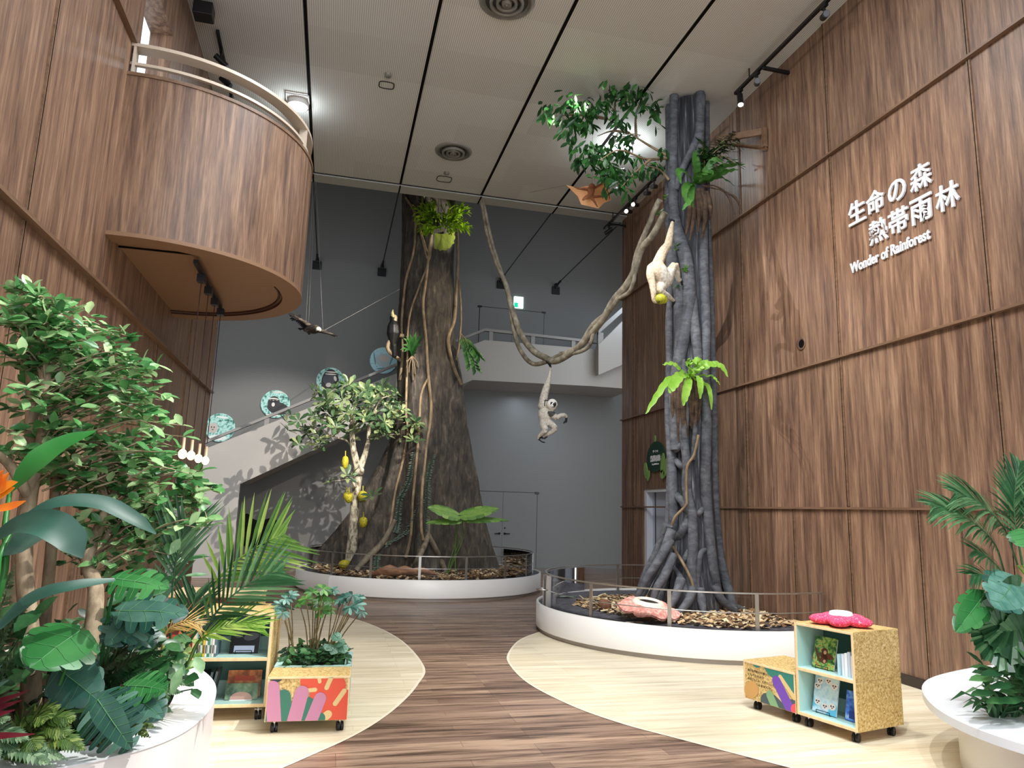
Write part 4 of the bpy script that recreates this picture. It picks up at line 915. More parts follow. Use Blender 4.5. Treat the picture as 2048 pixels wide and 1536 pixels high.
board(661, 762, 'third round picture by the stairs, black animal on a dark panel', ('leaf_art', [('figure', K('#0f1016'), [(-.02, -.1, .62, .98, 0)]), ('patch', K('#4b4c57'), [(-.12, .1, .42, .42, .3)]), ('detail', K('#e8e2da'), [(.0, .66, .42, .05, 0), (-.02, .5, .42, .05, 0), (-.12, -.3, .2, .16, .3), (.32, .2, .1, .2, .3)])]))
board(767, 721, 'highest round picture by the stairs, pale spotted cat in blue water tones', ('water_art', [('figure', K('#bcd3d6'), [(.02, .02, .62, .5, 0)]), ('patch', K('#d7cfc9'), [(.05, .15, .4, .24, 0)]), ('detail', K('#6f98a3'), [(-.66, .1, .05, .5, .2), (.6, .1, .05, .5, -.3), (0, -.6, .5, .05, .15)])]))
mb = MB(); c = at(1037, 605, Y=YB-.03)
mb.box((c.x-.13, YB-.06, c.z-.16), (c.x+.13, YB, c.z+.16))
t = thing('exit_sign', 'glowing green and white exit light on the upper back wall', 'exit sign', c); obj('case', mb, plain('exit_face', '#dffff2', .4, 0, 1.2), t)
mb = MB(); mb.box((c.x-.125, YB-.063, c.z-.15), (c.x-.02, YB-.061, c.z-.02)); obj('pictogram', mb, plain('exit_green', '#19c79a', .4, 0, .9), t)
# dark animal silhouette under the stair
c = at(530, 1060, Y=YB-.05)
pts = [(486,1090),(487,1050),(489,1032),(494,1027),(499,1030),(507,1038),(522,1042),(536,1037),(548,1037),(557,1045),(562,1060),(562,1078),(552,1090),(535,1086),(520,1092),(500,1094)]
mb = MB(); mb.prism(spl([at(x, y, Y=YB-.001) for x, y in pts+pts[:1]], 4)[:-1], (0, -.06, 0)); obj('animal_cutout', mb, plain('matt_black', '#08090c', .9), None, None, 'matt black animal silhouette on the shaded wall under the stairs', 'wall figure', bevel=.01)
# ------------------------------------------------------------------ lettering on the right wall
def text(s, size, ext, bold=0, align='CENTER'):
    cu = bpy.data.curves.new('t', 'FONT'); cu.body = s; cu.size = size; cu.extrude = ext; cu.offset = bold; cu.align_x = align; cu.align_y = 'CENTER'; cu.resolution_u = 3
    o = bpy.data.objects.new('t', cu); COL.objects.link(o)
    dg = bpy.context.evaluated_depsgraph_get(); dg.update(); e = o.evaluated_get(dg); m = e.to_mesh()
    mb = MB(); mb.v = [v.co.copy() for v in m.vertices]; mb.f = [list(p.vertices) for p in m.polygons]; mb.m = [0]*len(mb.f); mb.sm = [False]*len(mb.f)
    e.to_mesh_clear(); bpy.data.objects.remove(o); bpy.data.curves.remove(cu); return mb
def place(mb, Mx, box=None):
    if box:
        xs = [q.x for q in mb.v]; ys = [q.y for q in mb.v]; w, h = max(xs)-min(xs), max(ys)-min(ys); cx, cy = (max(xs)+min(xs))/2, (max(ys)+min(ys))/2
        for q in mb.v: q.x = (q.x-cx)*(box[0]/w if box[0] else 1); q.y = (q.y-cy)*(box[1]/h if box[1] else 1)
    mb.v = [Mx @ q for q in mb.v]; return mb
WR = lambda y, z, x=XR-.02: Matrix(((0, 0, -1, x), (-1, 0, 0, y), (0, 1, 0, z), (0, 0, 0, 1)))
M['letter'] = plain('white_letters', '#e4e5ea', .5)
t = thing('wall_lettering', 'white raised Japanese title letters on the brown panelled wall', 'sign', (XR, 6.0, 4.8))
for ch, y, z in (('生', 6.577, 5.115), ('命', 6.284, 5.115), ('の', 5.971, 5.105), ('森', 5.647, 5.115), ('熱', 6.27, 4.765), ('帯', 5.978, 4.765), ('雨', 5.671, 4.765), ('林', 5.348, 4.765)):
    k = .245 if ch in 'の' else .275
    obj('letter', place(text(ch, .3, .011, .0045), WR(y, z), (k, k)), M['letter'], t)
obj('caption', place(text('Wonder of Rainforest', .14, .008, .0035), WR(6.16, 4.475), (1.15, .125)), M['letter'], t)
mb = MB(); mb.lathe((XR, 7.705, 3.80), [(.055, -.004), (.062, -.004), (.085, -.012), (.085, 0)], 28, (1, 0, 0)); t = thing('wall_vent', 'small round wall vent on the panelled wall right of the fig', 'vent', (XR, 7.705, 3.80)); obj('rim', mb, plain('vent_rim', '#6b5547', .5), t)
mb = MB(); mb.lathe((XR, 7.705, 3.80), [(.001, -.003), (.056, -.003)], 28, (1, 0, 0)); obj('grille', mb, M['dark'], t)
# shield-shaped sign over the white door
sc = at(1314, 917, X=XR); yc, zc = sc.y, sc.z
t = thing('door_sign', 'dark green arched sign with leaf cut-outs above the white door', 'sign', sc)
mb = MB(); P_ = []
for k in range(40):
    a = 2*pi*k/40; P_.append(V((XR-.03, yc-.38*cos(a)*(1 if sin(a) > 0 else .96), zc-.02+.31*sin(a)*(1.05 if sin(a) > 0 else .72))))
mb.prism(P_, (.03, 0, 0)); obj('panel', mb, plain('bottle_green', '#0f3a2c', .5), t)
M['orn'] = plain('leaf_green', '#7da35a', .6)
for y0, z0, l, w, a in ((-.40, -.20, .30, .13, 100), (-.30, -.30, .2, .1, 75), (.30, -.10, .36, .13, 78), (.42, -.18, .32, .14, 74), (.30, -.30, .16, .16, 30), (.0, .36, .12, .06, 95)):
    mb = MB(); ca, sa = cos(radians(a)), sin(radians(a)); mb.prism([V((XR-.045, yc-(y0*-1)*-1-(u*ca*l/2-v_*sa*w/2), zc+z0+(u*sa*l/2+v_*ca*w/2))) for u, v_ in [(cos(q*pi/10), sin(q*pi/10)) for q in range(20)]], (.02, 0, 0)); obj('leaf_ornament', mb, M['orn'], t)
for s_, z, w, h in (('ゾーン 1', .13, .2, .05), ('熱帯雨林', .0, .42, .115), ('Tropical Rainforest', -.105, .28, .042)): obj('sign_text', place(text(s_, .1, .004, .003), WR(yc, zc+z, XR-.034), (w, h)), M['letter'], t)
# bracket high on the wall
a, b_ = at(1432, 272, Y=8.95), at(1534, 254, X=XR-.02)
mb = MB(); mb.prism([a, b_, b_+V((0, 0, -.10)), a+V((0, 0, -.10))], (0, .05, 0)); mb.prism([b_+V((-.06, 0, 0)), b_, b_+V((0, 0, -.3)), b_+V((-.06, 0, -.3))], (0, .05, 0)); mb.prism([b_+V((-.03, 0, -.3)), b_+V((0, 0, -.34)), a+V((.1, 0, -.10)), a+V((.03, 0, -.10))], (0, .05, 0))
obj('bracket', mb, M['wood2'], None, None, 'brown wooden bracket joining the fig column to the wall', 'bracket')
# ------------------------------------------------------------------ ceiling fittings
M['disk'] = plain('diffuser_metal', '#8d8b85', .45, .3); M['diskd'] = plain('diffuser_dark', '#45433f', .6)
for x, y, lb, r in ((1.7, 7.72, 'large round air diffuser at the ceiling front', .33), (1.69, 11.67, 'round air diffuser on the ceiling near the big trunk', .31)):
    t = thing('air_diffuser', lb, 'ceiling vent', (x, y, ZC), 'ceiling air diffusers')
    mb = MB(); mb.lathe((x, y, ZC), [(r+.02, 0), (r+.02, -.012), (r-.03, -.05), (r-.03, -.03), (r-.06, -.01)], 36); obj('outer_ring', mb, M['disk'], t)
    mb = MB(); mb.lathe((x, y, ZC), [(r-.05, -.004), (.001, -.004)], 36); obj('throat', mb, M['diskd'], t)
    for k in (.66, .42, .2):
        mb = MB(); mb.lathe((x, y, ZC), [(r*k, -.02), (r*(k-.02), -.075), (r*(k-.12), -.06), (max(r*(k-.12), .001) if k > .3 else .001, -.02 if k > .3 else -.08)], 30); obj('cone', mb, M['disk'], t)
for x, y, w, l, lb in ((.386, 9.98, .11, .09, 'small ceiling hatch beside the ribbed panel groove'), (1.70, 12.8, .14, .12, 'small ceiling hatch between the diffuser and the ceiling edge')):
    t = thing('ceiling_hatch', lb, 'hatch', (x, y, ZC), 'small ceiling hatches')
    mb = MB()
    q = [(w*cos(a)*abs(cos(a))**-.5 if abs(cos(a)) > 1e-3 else 0, l*sin(a)*abs(sin(a))**-.5 if abs(sin(a)) > 1e-3 else 0) for a in [2*pi*k/32 for k in range(33)]]
    mb.tube([V((x+u, y+v_, ZC-.004)) for u, v_ in q], .009, 5, cap=False); obj('seal', mb, M['black'], t)
    mb = MB(); mb.lathe((x, y-.28, ZC), [(.055, 0), (.05, -.035), (.001, -.04)], 16); obj('detector', mb, M['disk'], t)
def clamp(x, y, lb, power):
    t = thing('ceiling_lamp', lb, 'lamp', (x, y, ZC), 'bright ceiling lamps')
    mb = MB(); mb.lathe((x, y, ZC), [(.17, 0), (.17, -.06), (.15, -.07)], 28); obj('housing', mb, M['white'], t)
    mb = MB(); mb.lathe((x, y, ZC), [(.15, -.065), (.001, -.085)], 28); obj('lens', mb, M['lampc'], t)
    mb = MB(); mb.tube([V((x-.17, y-.05, ZC-.02)), V((x-.17, y-.27, ZC-.02)), V((x+.17, y-.27, ZC-.02)), V((x+.17, y-.05, ZC-.02))], .012, 6); obj('frame', mb, M['white'], t)
    l = bpy.data.lights.new('ceiling_lamp_light', 'POINT'); l.energy = power; l.color = (.85, .95, 1); l.shadow_soft_size = .1; o = bpy.data.objects.new('ceiling_lamp_light', l); COL.objects.link(o); o.location = (x, y, ZC-.2)
clamp(-.93, 10.87, 'bright ceiling lamp just behind the balcony handrail', 12)
clamp(4.42, 10.5, 'bright ceiling lamp shining through the leafy fig branch', 30)
# track spotlights
def head(mb, p, d, L=.19, r=.042): mb.tube([p-d*L*.45, p+d*L*.55], r, 14)
def track(name, label, a, b_, heads, lit=()):
    a, b_ = V(a), V(b_); t = thing(name, label, 'track light', a.lerp(b_, .5)); w = V((.022, 0, 0)) if abs((b_-a).y) > .5 else V((0, .022, 0))
    mb = MB(); mb.prism([a-w, a+w, a+w+V((0, 0, .04)), a-w+V((0, 0, .04))], b_-a); obj('rail', mb, M['black'], t)
    mb = MB()
    for k in (.12, .88): q = a.lerp(b_, k); mb.tube([q, V((q.x, q.y, ZC if q.z > 7 else q.z+.06))], .010, 5)
    obj('hanger', mb, M['black'], t)
    for i, (k, d) in enumerate(heads):
        d = V(d).normalized(); q = a.lerp(b_, k); p = q+V((0, 0, -.14))
        mb = MB(); head(mb, p, d); mb.tube([q, p], .016, 6); mb.box((q.x-.02, q.y-.05, q.z-.035), (q.x+.02, q.y+.05, q.z)); h = obj('spot_head', mb, M['black'], t)
        mb = MB(); mb.tube([p+d*.105, p+d*.112], .036, 14); obj('lens', mb, M['lamp'] if i in lit else M['dsteel'], h)
    return t
track('track_light', 'black spotlight track along the top of the panelled wall near the lettering', (5.32, 5.4, 7.66), (5.32, 8.45, 7.66), [(.36, (-.5, -1, -.5)), (.82, (-.6, -1, -.45)), (.96, (-.1, -.25, -1))], (2,))
track('track_light', 'black spotlight track behind the fig column at the far wall corner', (5.36, 9.6, 7.66), (5.36, 13.75, 7.66), [(.40, (-.7, -.6, -.4)), (.47, (-.7, -.6, -.4)), (.60, (-.75, -.62, -.3)), (.68, (-.75, -.62, -.3)), (.93, (-.7, .6, -.5))], (2, 3))
for y in (7.72, 13.35):
    mb = MB(); mb.box((5.3, y-.02, 7.6), (XR, y+.02, 7.64)); obj('track_arm', mb, M['black'], [o for o in bpy.data.objects if o.name.startswith('track_light')][0 if y < 9 else 1])
t = track('track_light', 'black spotlight track seen through and above the balcony railing', (-1.9, 9.3, 7.78), (-1.93, 11.4, 7.78), [(.2, (.8, .2, -.6)), (.45, (.8, -.2, -.7)), (.75, (.7, .3, -.7)), (.95, (.9, -.5, -.6))])
mb = MB(); mb.box((-2.1, 8.72, 7.62), (-1.87, 8.92, 7.80)); obj('speaker', mb, M['black'], None, None, 'black box speaker on the ceiling above the balcony', 'speaker', bevel=.01)
# pendants under the balcony
t = track('track_light', 'black pendant track on the underside of the balcony', (-1.49, 7.48, 3.97), (-1.49, 9.2, 3.97), [])
M['bulb'] = plain('warm_bulb', '#ffcf90', .3, 0, 9)
for i, (px, py, k) in enumerate(((365, 908, .12), (382, 911, .40), (397, 917, .66), (413, 922, .95))):
    q = V((-1.49, lerp(7.48, 9.2, k), 3.97)); d = ray(px, py); s_ = q.y/d.y; z = EYE+d.z*s_; x = d.x*s_
    x = at(px, py, X=-1.49).x; P_ = at(px, py, X=-1.49); z = P_.z
    q = V((-1.49, min(max(P_.y, 7.5), 9.25), 3.97))
    t = thing('pendant_lamp', ['farthest left', 'second', 'third', 'rightmost'][i]+' glowing bulb of the four pendants under the balcony', 'pendant lamp', (q.x, q.y, z), 'pendant bulbs under the balcony')
    mb = MB(); mb.box((q.x-.04, q.y-.05, q.z-.08), (q.x+.04, q.y+.05, q.z)); obj('canopy', mb, M['black'], t)
    mb = MB(); mb.tube([q, (q.x, q.y, z+.2)], .005, 5); obj('cord', mb, plain('dark_cord', '#3a1a12', .6), t)
    mb = MB(); mb.tube([(q.x, q.y, z+.17), (q.x, q.y, z+.05)], .016, 10); obj('socket', mb, M['beige'], t)
    mb = MB(); mb.ball((q.x, q.y, z), (.042, .042, .05), 8); obj('bulb', mb, M['bulb'], t)
    l = bpy.data.lights.new('pendant_light', 'POINT'); l.energy = 2; l.color = (1, .75, .45); l.shadow_soft_size = .06; o = bpy.data.objects.new('pendant_light', l); COL.objects.link(o); o.location = (q.x+.09, q.y-.05, z)
# rafflesia on the fig plinth
rc = at(1297, 1205, Z=.62); rc = at(1297, 1203, Y=8.35); 
rc.z -= .015; t = thing('rafflesia', 'giant pink rafflesia flower with dark centre at the fig foot', 'flower', (rc.x, rc.y, .35))
M['raf'] = noisy('coral_petal', [(.38, '#d98a7e'), (.52, '#f0a79a'), (.62, '#ffd0c4')], (26, 26, 26), 4, .7, .4)
M['raf2'] = plain('cream_ring', '#f3e3d4', .7)
z0 = rc.z-.02; TL = Matrix.Rotation(radians(8), 3, 'X') @ Matrix.Rotation(radians(4), 3, 'Y')
tilt = lambda q: V((rc.x, rc.y, z0))+TL @ (V(q)-V((rc.x, rc.y, z0)))
def tl(mb): mb.v = [tilt(q) for q in mb.v]; return mb
mb = MB(); mb.lathe((rc.x, rc.y, 0), [(.12, .345), (.20, .38), (.235, .43), (.20, z0-.07), (.14, z0-.05)], 24); obj('calyx', mb, noisy('brown_calyx', [(.3, '#6b3a22'), (.7, '#b07048')], (9, 9, 9), 4, .7), t)
for k in range(5):
    a0 = radians(34+72*k); mb = MB(); vs = []; n1, n2 = 8, 10
    for i in range(n1+1):
        for j in range(n2+1):
            u = j/n2*2-1; w = u*radians(42)*(1-.12*i/n1); r = lerp(.14, .40*(1-.16*abs(u)**3), i/n1); dz = .018*sin(i/n1*3.0)-.05*(i/n1)**3+.02*cos(u*5)*i/n1
            vs.append(V((rc.x+r*cos(a0+w), rc.y+r*sin(a0+w), z0+dz)))
    m_ = n2+1; mb.add(vs, [(i*m_+j, (i+1)*m_+j, (i+1)*m_+j+1, i*m_+j+1) for i in range(n1) for j in range(n2)], 0, True)
    mb.add([q-V((0, 0, .02)) for q in vs], [(i*m_+j, i*m_+j+1, (i+1)*m_+j+1, (i+1)*m_+j) for i in range(n1) for j in range(n2)], 0, True); obj('petal', tl(mb), M['raf'], t)
mb = MB(); mb.lathe((rc.x, rc.y, z0), [(.20, .01), (.18, .045), (.15, .055), (.125, .045), (.12, .0)], 28); obj('rim', tl(mb), M['raf2'], t)
mb = MB(); mb.lathe((rc.x, rc.y, z0), [(.123, .03), (.10, .0), (.001, -.01)], 24); obj('cup', tl(mb), plain('cup_black', '#120a08', .8), t)
M['bud'] = noisy('brown_bud', [(.3, '#4d2f20'), (.7, '#8d5c42')], (14, 14, 14), 4, .7, .3)
for px, py, r, lb in ((1210, 1211, .085, 'round brown rafflesia bud left of the pink flower'), (1263, 1224, .075, 'round brown rafflesia bud against the pink flower base'), (1463, 1212, .06, 'small brown bud right of the fig foot')):
    p = at(px, py, Z=.41); mb = MB(); mb.ball((p.x, p.y, .345+r*.8), (r, r, r*.9), 9); obj('rafflesia_bud', mb, M['bud'], None, None, lb, 'flower bud', 'rafflesia buds')
for px, py, lb, cols in ((1268, 1243, 'slim info label with white and orange bars on the plinth front', ('#e9e2d2', '#e0a083')), (1133, 1192, 'oval pale green label at the plinth left end', ('#bfe3d3', '#8fb8a6'))):
    p = at(px, py, Z=.36); t = thing('info_label', lb, 'label', p, 'labels on the fig plinth')
    mb = MB(); mb.box((p.x-.16, p.y-.035, .342), (p.x+.16, p.y+.04, .352)); obj('plate', mb, plain('label_dark', '#2d3a38', .5), t)
    for k in (0, 1): mb = MB(); mb.box((p.x-.10+k*.12, p.y-.02, .352), (p.x+k*.11, p.y+.02, .354)); obj('print', mb, plain('label_print', cols[k], .5), t)
# ------------------------------------------------------------------ furniture
def osb(name, k=1.0):
    m, nt, b = new(name); L = nt.links.new
    v = N(nt, 'ShaderNodeTexVoronoi', Scale=95*k); n = N(nt, 'ShaderNodeTexNoise', Scale=60*k, Detail=4); c = coords(nt)
    L(c, v.inputs['Vector']); L(c, n.inputs['Vector'])
    s_ = N(nt, 'ShaderNodeSeparateColor'); L(v.outputs['Color'], s_.inputs[0])
    mx = N(nt, 'ShaderNodeMath', operation='MULTIPLY_ADD'); mx.inputs[1].default_value = .5; L(s_.outputs[0], mx.inputs[0]); q = N(nt, 'ShaderNodeMath', operation='MULTIPLY'); q.inputs[1].default_value = .5; L(n.outputs[0], q.inputs[0]); L(q.outputs[0], mx.inputs[2])
    L(ramp(nt, [(.16, '#7d6238'), (.3, '#b39257'), (.52, '#c9aa6c'), (.72, '#dcc48c')], mx.outputs[0]), b.inputs['Base Color']); b.inputs['Roughness'].default_value = .55; return m
M['osb'] = osb('strand_board'); M['ply'] = woodm('pale_ply', [(.3, '#d9b98a'), (.6, '#ecd3a8')], 'Z', 2, .5); M['mint'] = plain('mint_panel', '#a9cdc8', .5); M['teal'] = plain('teal_panel', '#47706d', .6)
M['brush'] = plain('caster_bracket', '#c8c8c8', .3, .8)
def frame(o, ex):                                # local frame: x along front edge (left to right), y into the box, z up
    ex = V(ex).normalized(); ey = V((-ex.y, ex.x, 0)); return Matrix(((ex.x, ey.x, 0, o[0]), (ex.y, ey.y, 0, o[1]), (0, 0, 1, 0), (0, 0, 0, 1)))
def fbox(Mx, lo, hi, name, mat, par, bevel=.003, **k):
    mb = MB(); mb.box(lo, hi, 0, Mx); return obj(name, mb, mat, par, bevel=bevel, **k)
def caster(Mx, x, y, par):
    c = Mx @ V((x, y, .032)); ax = (Mx.to_3x3() @ V((1, .25, 0))).normalized()
    mb = MB(); mb.tube([c-ax*.022, c-ax*.004], .032, 14); mb.tube([c+ax*.004, c+ax*.022], .032, 14); w = obj('caster', mb, M['rubber'], par)
    mb = MB(); mb.tube([c, c+V((0, 0, .055))], .010, 8); p = c+V((0, 0, .05)); mb.box((p.x-.025, p.y-.025, p.z-.004), (p.x+.025, p.y+.025, p.z)); obj('bracket', mb, M['brush'], w)
def shelf(label, o, ex, w, d, z0, z1, mid, grp):
    Mx = frame(o, ex); t = thing('book_trolley', label, 'bookshelf', (Mx @ V((w/2, d/2, 0))), grp); th = .02
    fbox(Mx, (0, 0, z0), (th, d, z1), 'side_panel', [M['ply']], t); fbox(Mx, (w-th, 0, z0), (w, d, z1), 'side_panel', M['ply'], t)
    fbox(Mx, (w, .002, z0+.002), (w+.003, d, mid), 'end_veneer', M['osb'], t, 0); fbox(Mx, (w, .002, mid+.003), (w+.003, d, z1), 'end_veneer', M['osb'], t, 0)
    fbox(Mx, (-.003, .002, z0+.002), (0, d, z1), 'end_veneer', M['osb'], t, 0)
    fbox(Mx, (th, 0, z1-th), (w-th, d, z1), 'top_panel', M['ply'], t); fbox(Mx, (0, .004, z1), (w, d, z1+.003), 'top_veneer', M['osb'], t, 0)
    for nm, z in (('bottom_panel', z0), ('shelf', mid-.012)):
        s_ = fbox(Mx, (th, 0, z), (w-th, d*.62, z+.025), nm, M['ply'], t); fbox(Mx, (th+.001, .004, z+.025), (w-th-.001, d*.6, z+.027), 'shelf_liner', M['mint'], s_, 0)
    fbox(Mx, (th, d*.6, z0), (w-th, d*.62, z1-th), 'back_panel', M['teal'], t, 0)
    fbox(Mx, (th, .004, z0+.027), (th+.002, d*.6, z1-th), 'side_liner', M['mint'], t, 0); fbox(Mx, (w-th-.002, .004, z0+.027), (w-th, d*.6, z1-th), 'side_liner', M['mint'], t, 0)
    for z in (z0+.027, mid+.015): fbox(Mx, (th+.003, d*.6-.012, z), (w-th-.003, d*.6-.001, z+.10), 'back_rail', M['mint'], t, 0)
    for x, y in ((.06, .06), (w-.06, .06), (.06, d-.06), (w-.06, d-.06)): caster(Mx, x, y, t)
    return t, Mx
# right trolley with soft rafflesia on top
E1 = V((.968, .25, 0)); e_open = V((-.25, .968, 0))
FRC = V((3.815, 4.714, 0)); oR = FRC+e_open*.53
RX = -e_open
tR, MR = shelf('tall strand-board book trolley on casters at the right with a pink cushion on top', oR, RX, .53, .53, .085, .78, .43, None)
def book(label, Mx, x, y, z, w, h, th, tilt, mat, inlays=(), yaw=0, stand=True, grp=None):
    L_ = Mx @ Matrix.Translation((x, y, z)) @ Matrix.Rotation(yaw, 4, 'Z') @ Matrix.Rotation(-tilt, 4, 'X')
    t = thing('book', label, 'book', L_.translation, grp)
    mb = MB(); mb.box((-w/2, 0, .004), (w/2, th, h), 0, L_); obj('cover', mb, mat, t, bevel=.001)
    mb = MB(); mb.box((-w/2+.003, .002, .006), (w/2+.0005, th-.002, h-.003), 0, L_); obj('pages', mb, M['letter'], t)
    for nm, m_, shapes in inlays:
        mb = MB()
        for (cx, cz, a, b_, r) in shapes:
            mb.prism([L_ @ V((cx*w+a*w*cos(q)*cos(r)-b_*h*sin(q)*sin(r), -.0006, cz*h+a*w*cos(q)*sin(r)+b_*h*sin(q)*cos(r))) for q in ([2*pi*k/18 for k in range(18)] if a < .4 else [pi/4, 3*pi/4, 5*pi/4, 7*pi/4])], (L_.to_3x3() @ V((0, -.0006-.0004*(nm == 'detail'), 0))))
        obj(nm, mb, m_, t)
    if stand:
        mb = MB(); mb.tube([L_ @ V((-w*.28, .03, .0)), L_ @ V((-w*.28, -.012, .0)), L_ @ V((-w*.28, -.014, .02))], .003, 5); mb.tube([L_ @ V((w*.28, .03, .0)), L_ @ V((w*.28, -.012, .0)), L_ @ V((w*.28, -.014, .02))], .003, 5); mb.tube([L_ @ V((-w*.28, -.014, .02)), L_ @ V((w*.28, -.014, .02))], .003, 5); obj('display_stand', mb, M['black'], t)
    return t
jung = noisy('jungle_cover', [(.36, '#1d3a1e'), (.46, '#3f7d3a'), (.56, '#a6c46a'), (.64, '#b8713f'), (.72, '#1c2a18')], (24, 24, 24), 5, .3)
book('picture book with brown ape among green leaves on the right upper shelf', MR, .17, .10, .446, .20, .245, .012, .28, jung, [('patch', plain('ape_brown', '#5d3321', .4), [(.0, .55, .14, .11, 0), (.1, .42, .32, .10, -.1), (.02, .33, .16, .16, 0), (-.3, .42, .06, .25, .5)]), ('detail', plain('ape_face', '#c79a7c', .4), [(.03, .52, .07, .06, 0), (.05, .25, .06, .05, 0)])])
blu = noisy('sky_cover', [(.35, '#8db7d6'), (.5, '#cfe9f4'), (.62, '#5fb9dd')], (7, 7, 7), 3, .3)
cc = [(-.28, .82), (.08, .86), (.33, .76), (-.3, .28), (.02, .2), (.32, .24), (-.36, .68)]
book('blue picture book covered in white round animal faces on the right lower shelf', MR, .165, .10, .114, .215, .285, .012, .22, blu, [('patch', plain('pale_face', '#e9e2e2', .4), [(x, z, .14, .085, 0) for x, z in cc]), ('detail', plain('eye_spot', '#4d3b40', .4), [(x+s_, z+.015, .035, .022, 0) for x, z in cc for s_ in (-.05, .05)]+[(x, z-.03, .03, .015, 0) for x, z in cc])])
sea = noisy('deep_blue_cover', [(.35, '#2b4fb0'), (.5, '#4d86e8'), (.65, '#a8cdf6')], (12, 12, 20), 4, .3)
book('small blue book with white crest cover leaning on the right lower shelf end', MR, .43, .12, .114, .19, .215, .012, .18, sea, [('patch', plain('blue_wave', '#1f3f9a', .4), [(0, .22, .46, .18, 0)]), ('detail', plain('white_spot', '#e8ecf4', .4), [(.02, .55, .07, .06, 0), (.15, .5, .1, .03, .3)])], stand=False)
fbox(MR, (.37, .02, .446), (.374, .30, .60), 'bookend', plain('frosted_acrylic', '#b9d3da', .2), tR, 0)
for i, c in enumerate(('#dfe5ee', '#f2f4f8', '#c7d0e0', '#e9e5ee')):
    L_ = MR; mb = MB(); x = .385+i*.026; mb.box((x, .05, .446), (x+.021, .22, .60+.012*(i % 3)), 0, MR)
    o = obj('book', mb, plain('pale_spine', c, .5), None, None, ['pale book against the frosted bookend on the right upper shelf', 'white spined book second from the frosted bookend', 'bluish spined book third from the frosted bookend', 'pale lilac book nearest the trolley side on the upper shelf'][i], 'book', 'pale books on the right upper shelf')
# soft toy
c = at(1672, 1243, Z=.80); c = MR @ V((.27, .22, .783)); t = thing('soft_toy', 'pink plush rafflesia cushion with white ring on the right book trolley', 'soft toy', c)
mb = MB(); mb.ball(c+V((0, 0, .05)), (.12, .12, .045), 10)
for k in range(5): a = radians(10+72*k); mb.ball(c+V((.125*cos(a), .125*sin(a), .043)), (.115, .085, .042), 9, 0, Matrix.Rotation(a, 3, 'Z'))
b = remesh(mb, .009, 3); obj('body', b, noisy('pink_plush', [(.42, '#e03a63'), (.58, '#ee5579'), (.68, '#ffc0cc')], (90, 90, 90), 3, .95, .4), t)
mb = MB(); mb.lathe(c+V((0, 0, .075)), [(.09, 0), (.082, .028), (.065, .034), (.055, .02), (.05, -.01)], 26); obj('ring', mb, M['letter'], t)
mb = MB(); mb.lathe(c+V((0, 0, .082)), [(.056, 0), (.001, 0)], 20); obj('centre', mb, plain('plush_dark', '#2b1716', .9), t)
# printed low boxes
def stad(x0, y0, x1, y1, r0, r1=None, n=10):
    r1 = r1 or r0; a = atan2(y1-y0, x1-x0); out = []
    for k in range(n+1): q = a+pi/2+pi*k/n; out.append((x0+r0*cos(q), y0+r0*sin(q)))
    for k in range(n+1): q = a-pi/2+pi*k/n; out.append((x1+r1*cos(q), y1+r1*sin(q)))
    return out
def clip(P, x0, y0, x1, y1):
    def cl(P, f, inter):
        out = []
        for i in range(len(P)):
            a, b_ = P[i-1], P[i]
            if f(b_):
                if not f(a): out.append(inter(a, b_))
                out.append(b_)
            elif f(a): out.append(inter(a, b_))
        return out
    def X(v): return lambda a, b_: (v, a[1]+(b_[1]-a[1])*(v-a[0])/(b_[0]-a[0]))
    def Y(v): return lambda a, b_: (a[0]+(b_[0]-a[0])*(v-a[1])/(b_[1]-a[1]), v)
    for f, i in ((lambda p: p[0] >= x0, X(x0)), (lambda p: p[0] <= x1, X(x1)), (lambda p: p[1] >= y0, Y(y0)), (lambda p: p[1] <= y1, Y(y1))):
        P = cl(P, f, i)
        if not P: return P
    return P
def art(Mx, par, w, z0, z1, shapes, y=-.001):
    for k, (nm, h, P) in enumerate(shapes):
        P = clip(P, .004, z0+.004, w-.004, z1-.004)
        if len(P) < 3: continue
        mb = MB(); mb.prism([Mx @ V((p[0], y-.0003*k, p[1])) for p in P], Mx.to_3x3() @ V((0, -.0006, 0))); obj('print', mb, h if not isinstance(h, str) else plain('print', h, .55), par)
oB = FRC+e_open*1.075
MBx = frame(oB, RX)
t = thing('bench_box', 'low strand-board bench box with green and purple shapes beside the right trolley', 'bench', MBx @ V((.27, .25, 0)))
w, z0, z1 = .535, .085, .39
fbox(MBx, (0, 0, z0), (w, .5, z1-.018), 'body', M['osb'], t); fbox(MBx, (-.003, -.004, z1-.018), (w, .5, z1), 'top_panel', M['ply'], t); fbox(MBx, (0, 0, z1), (w-.002, .498, z1+.002), 'top_veneer', M['osb'], t, 0)
fbox(MBx, (-.003, -.002, z0), (.012, 0.0, z1-.018), 'edge_strip', M['ply'], t, 0); fbox(MBx, (w-.012, -.002, z0), (w, 0, z1-.018), 'edge_strip', M['ply'], t, 0)
for x, y in ((.08, .07), (w-.06, .07), (.08, .43), (w-.06, .43)): caster(MBx, x, y, t)
G = lambda u, v_: (u*w, z0+v_*(z1-z0))
S = lambda a, b_, r, r1=None: stad(*G(*a), *G(*b_), r*w, (r1 or r)*w)
Kk = {k: plain('print_'+k, h, .55) for k, h in dict(teal='#2f7d70', purple='#7048b0', sage='#7da67c', slate='#46555a', red='#e8565c', tan='#c99a5c', board='#d8bd86').items()}
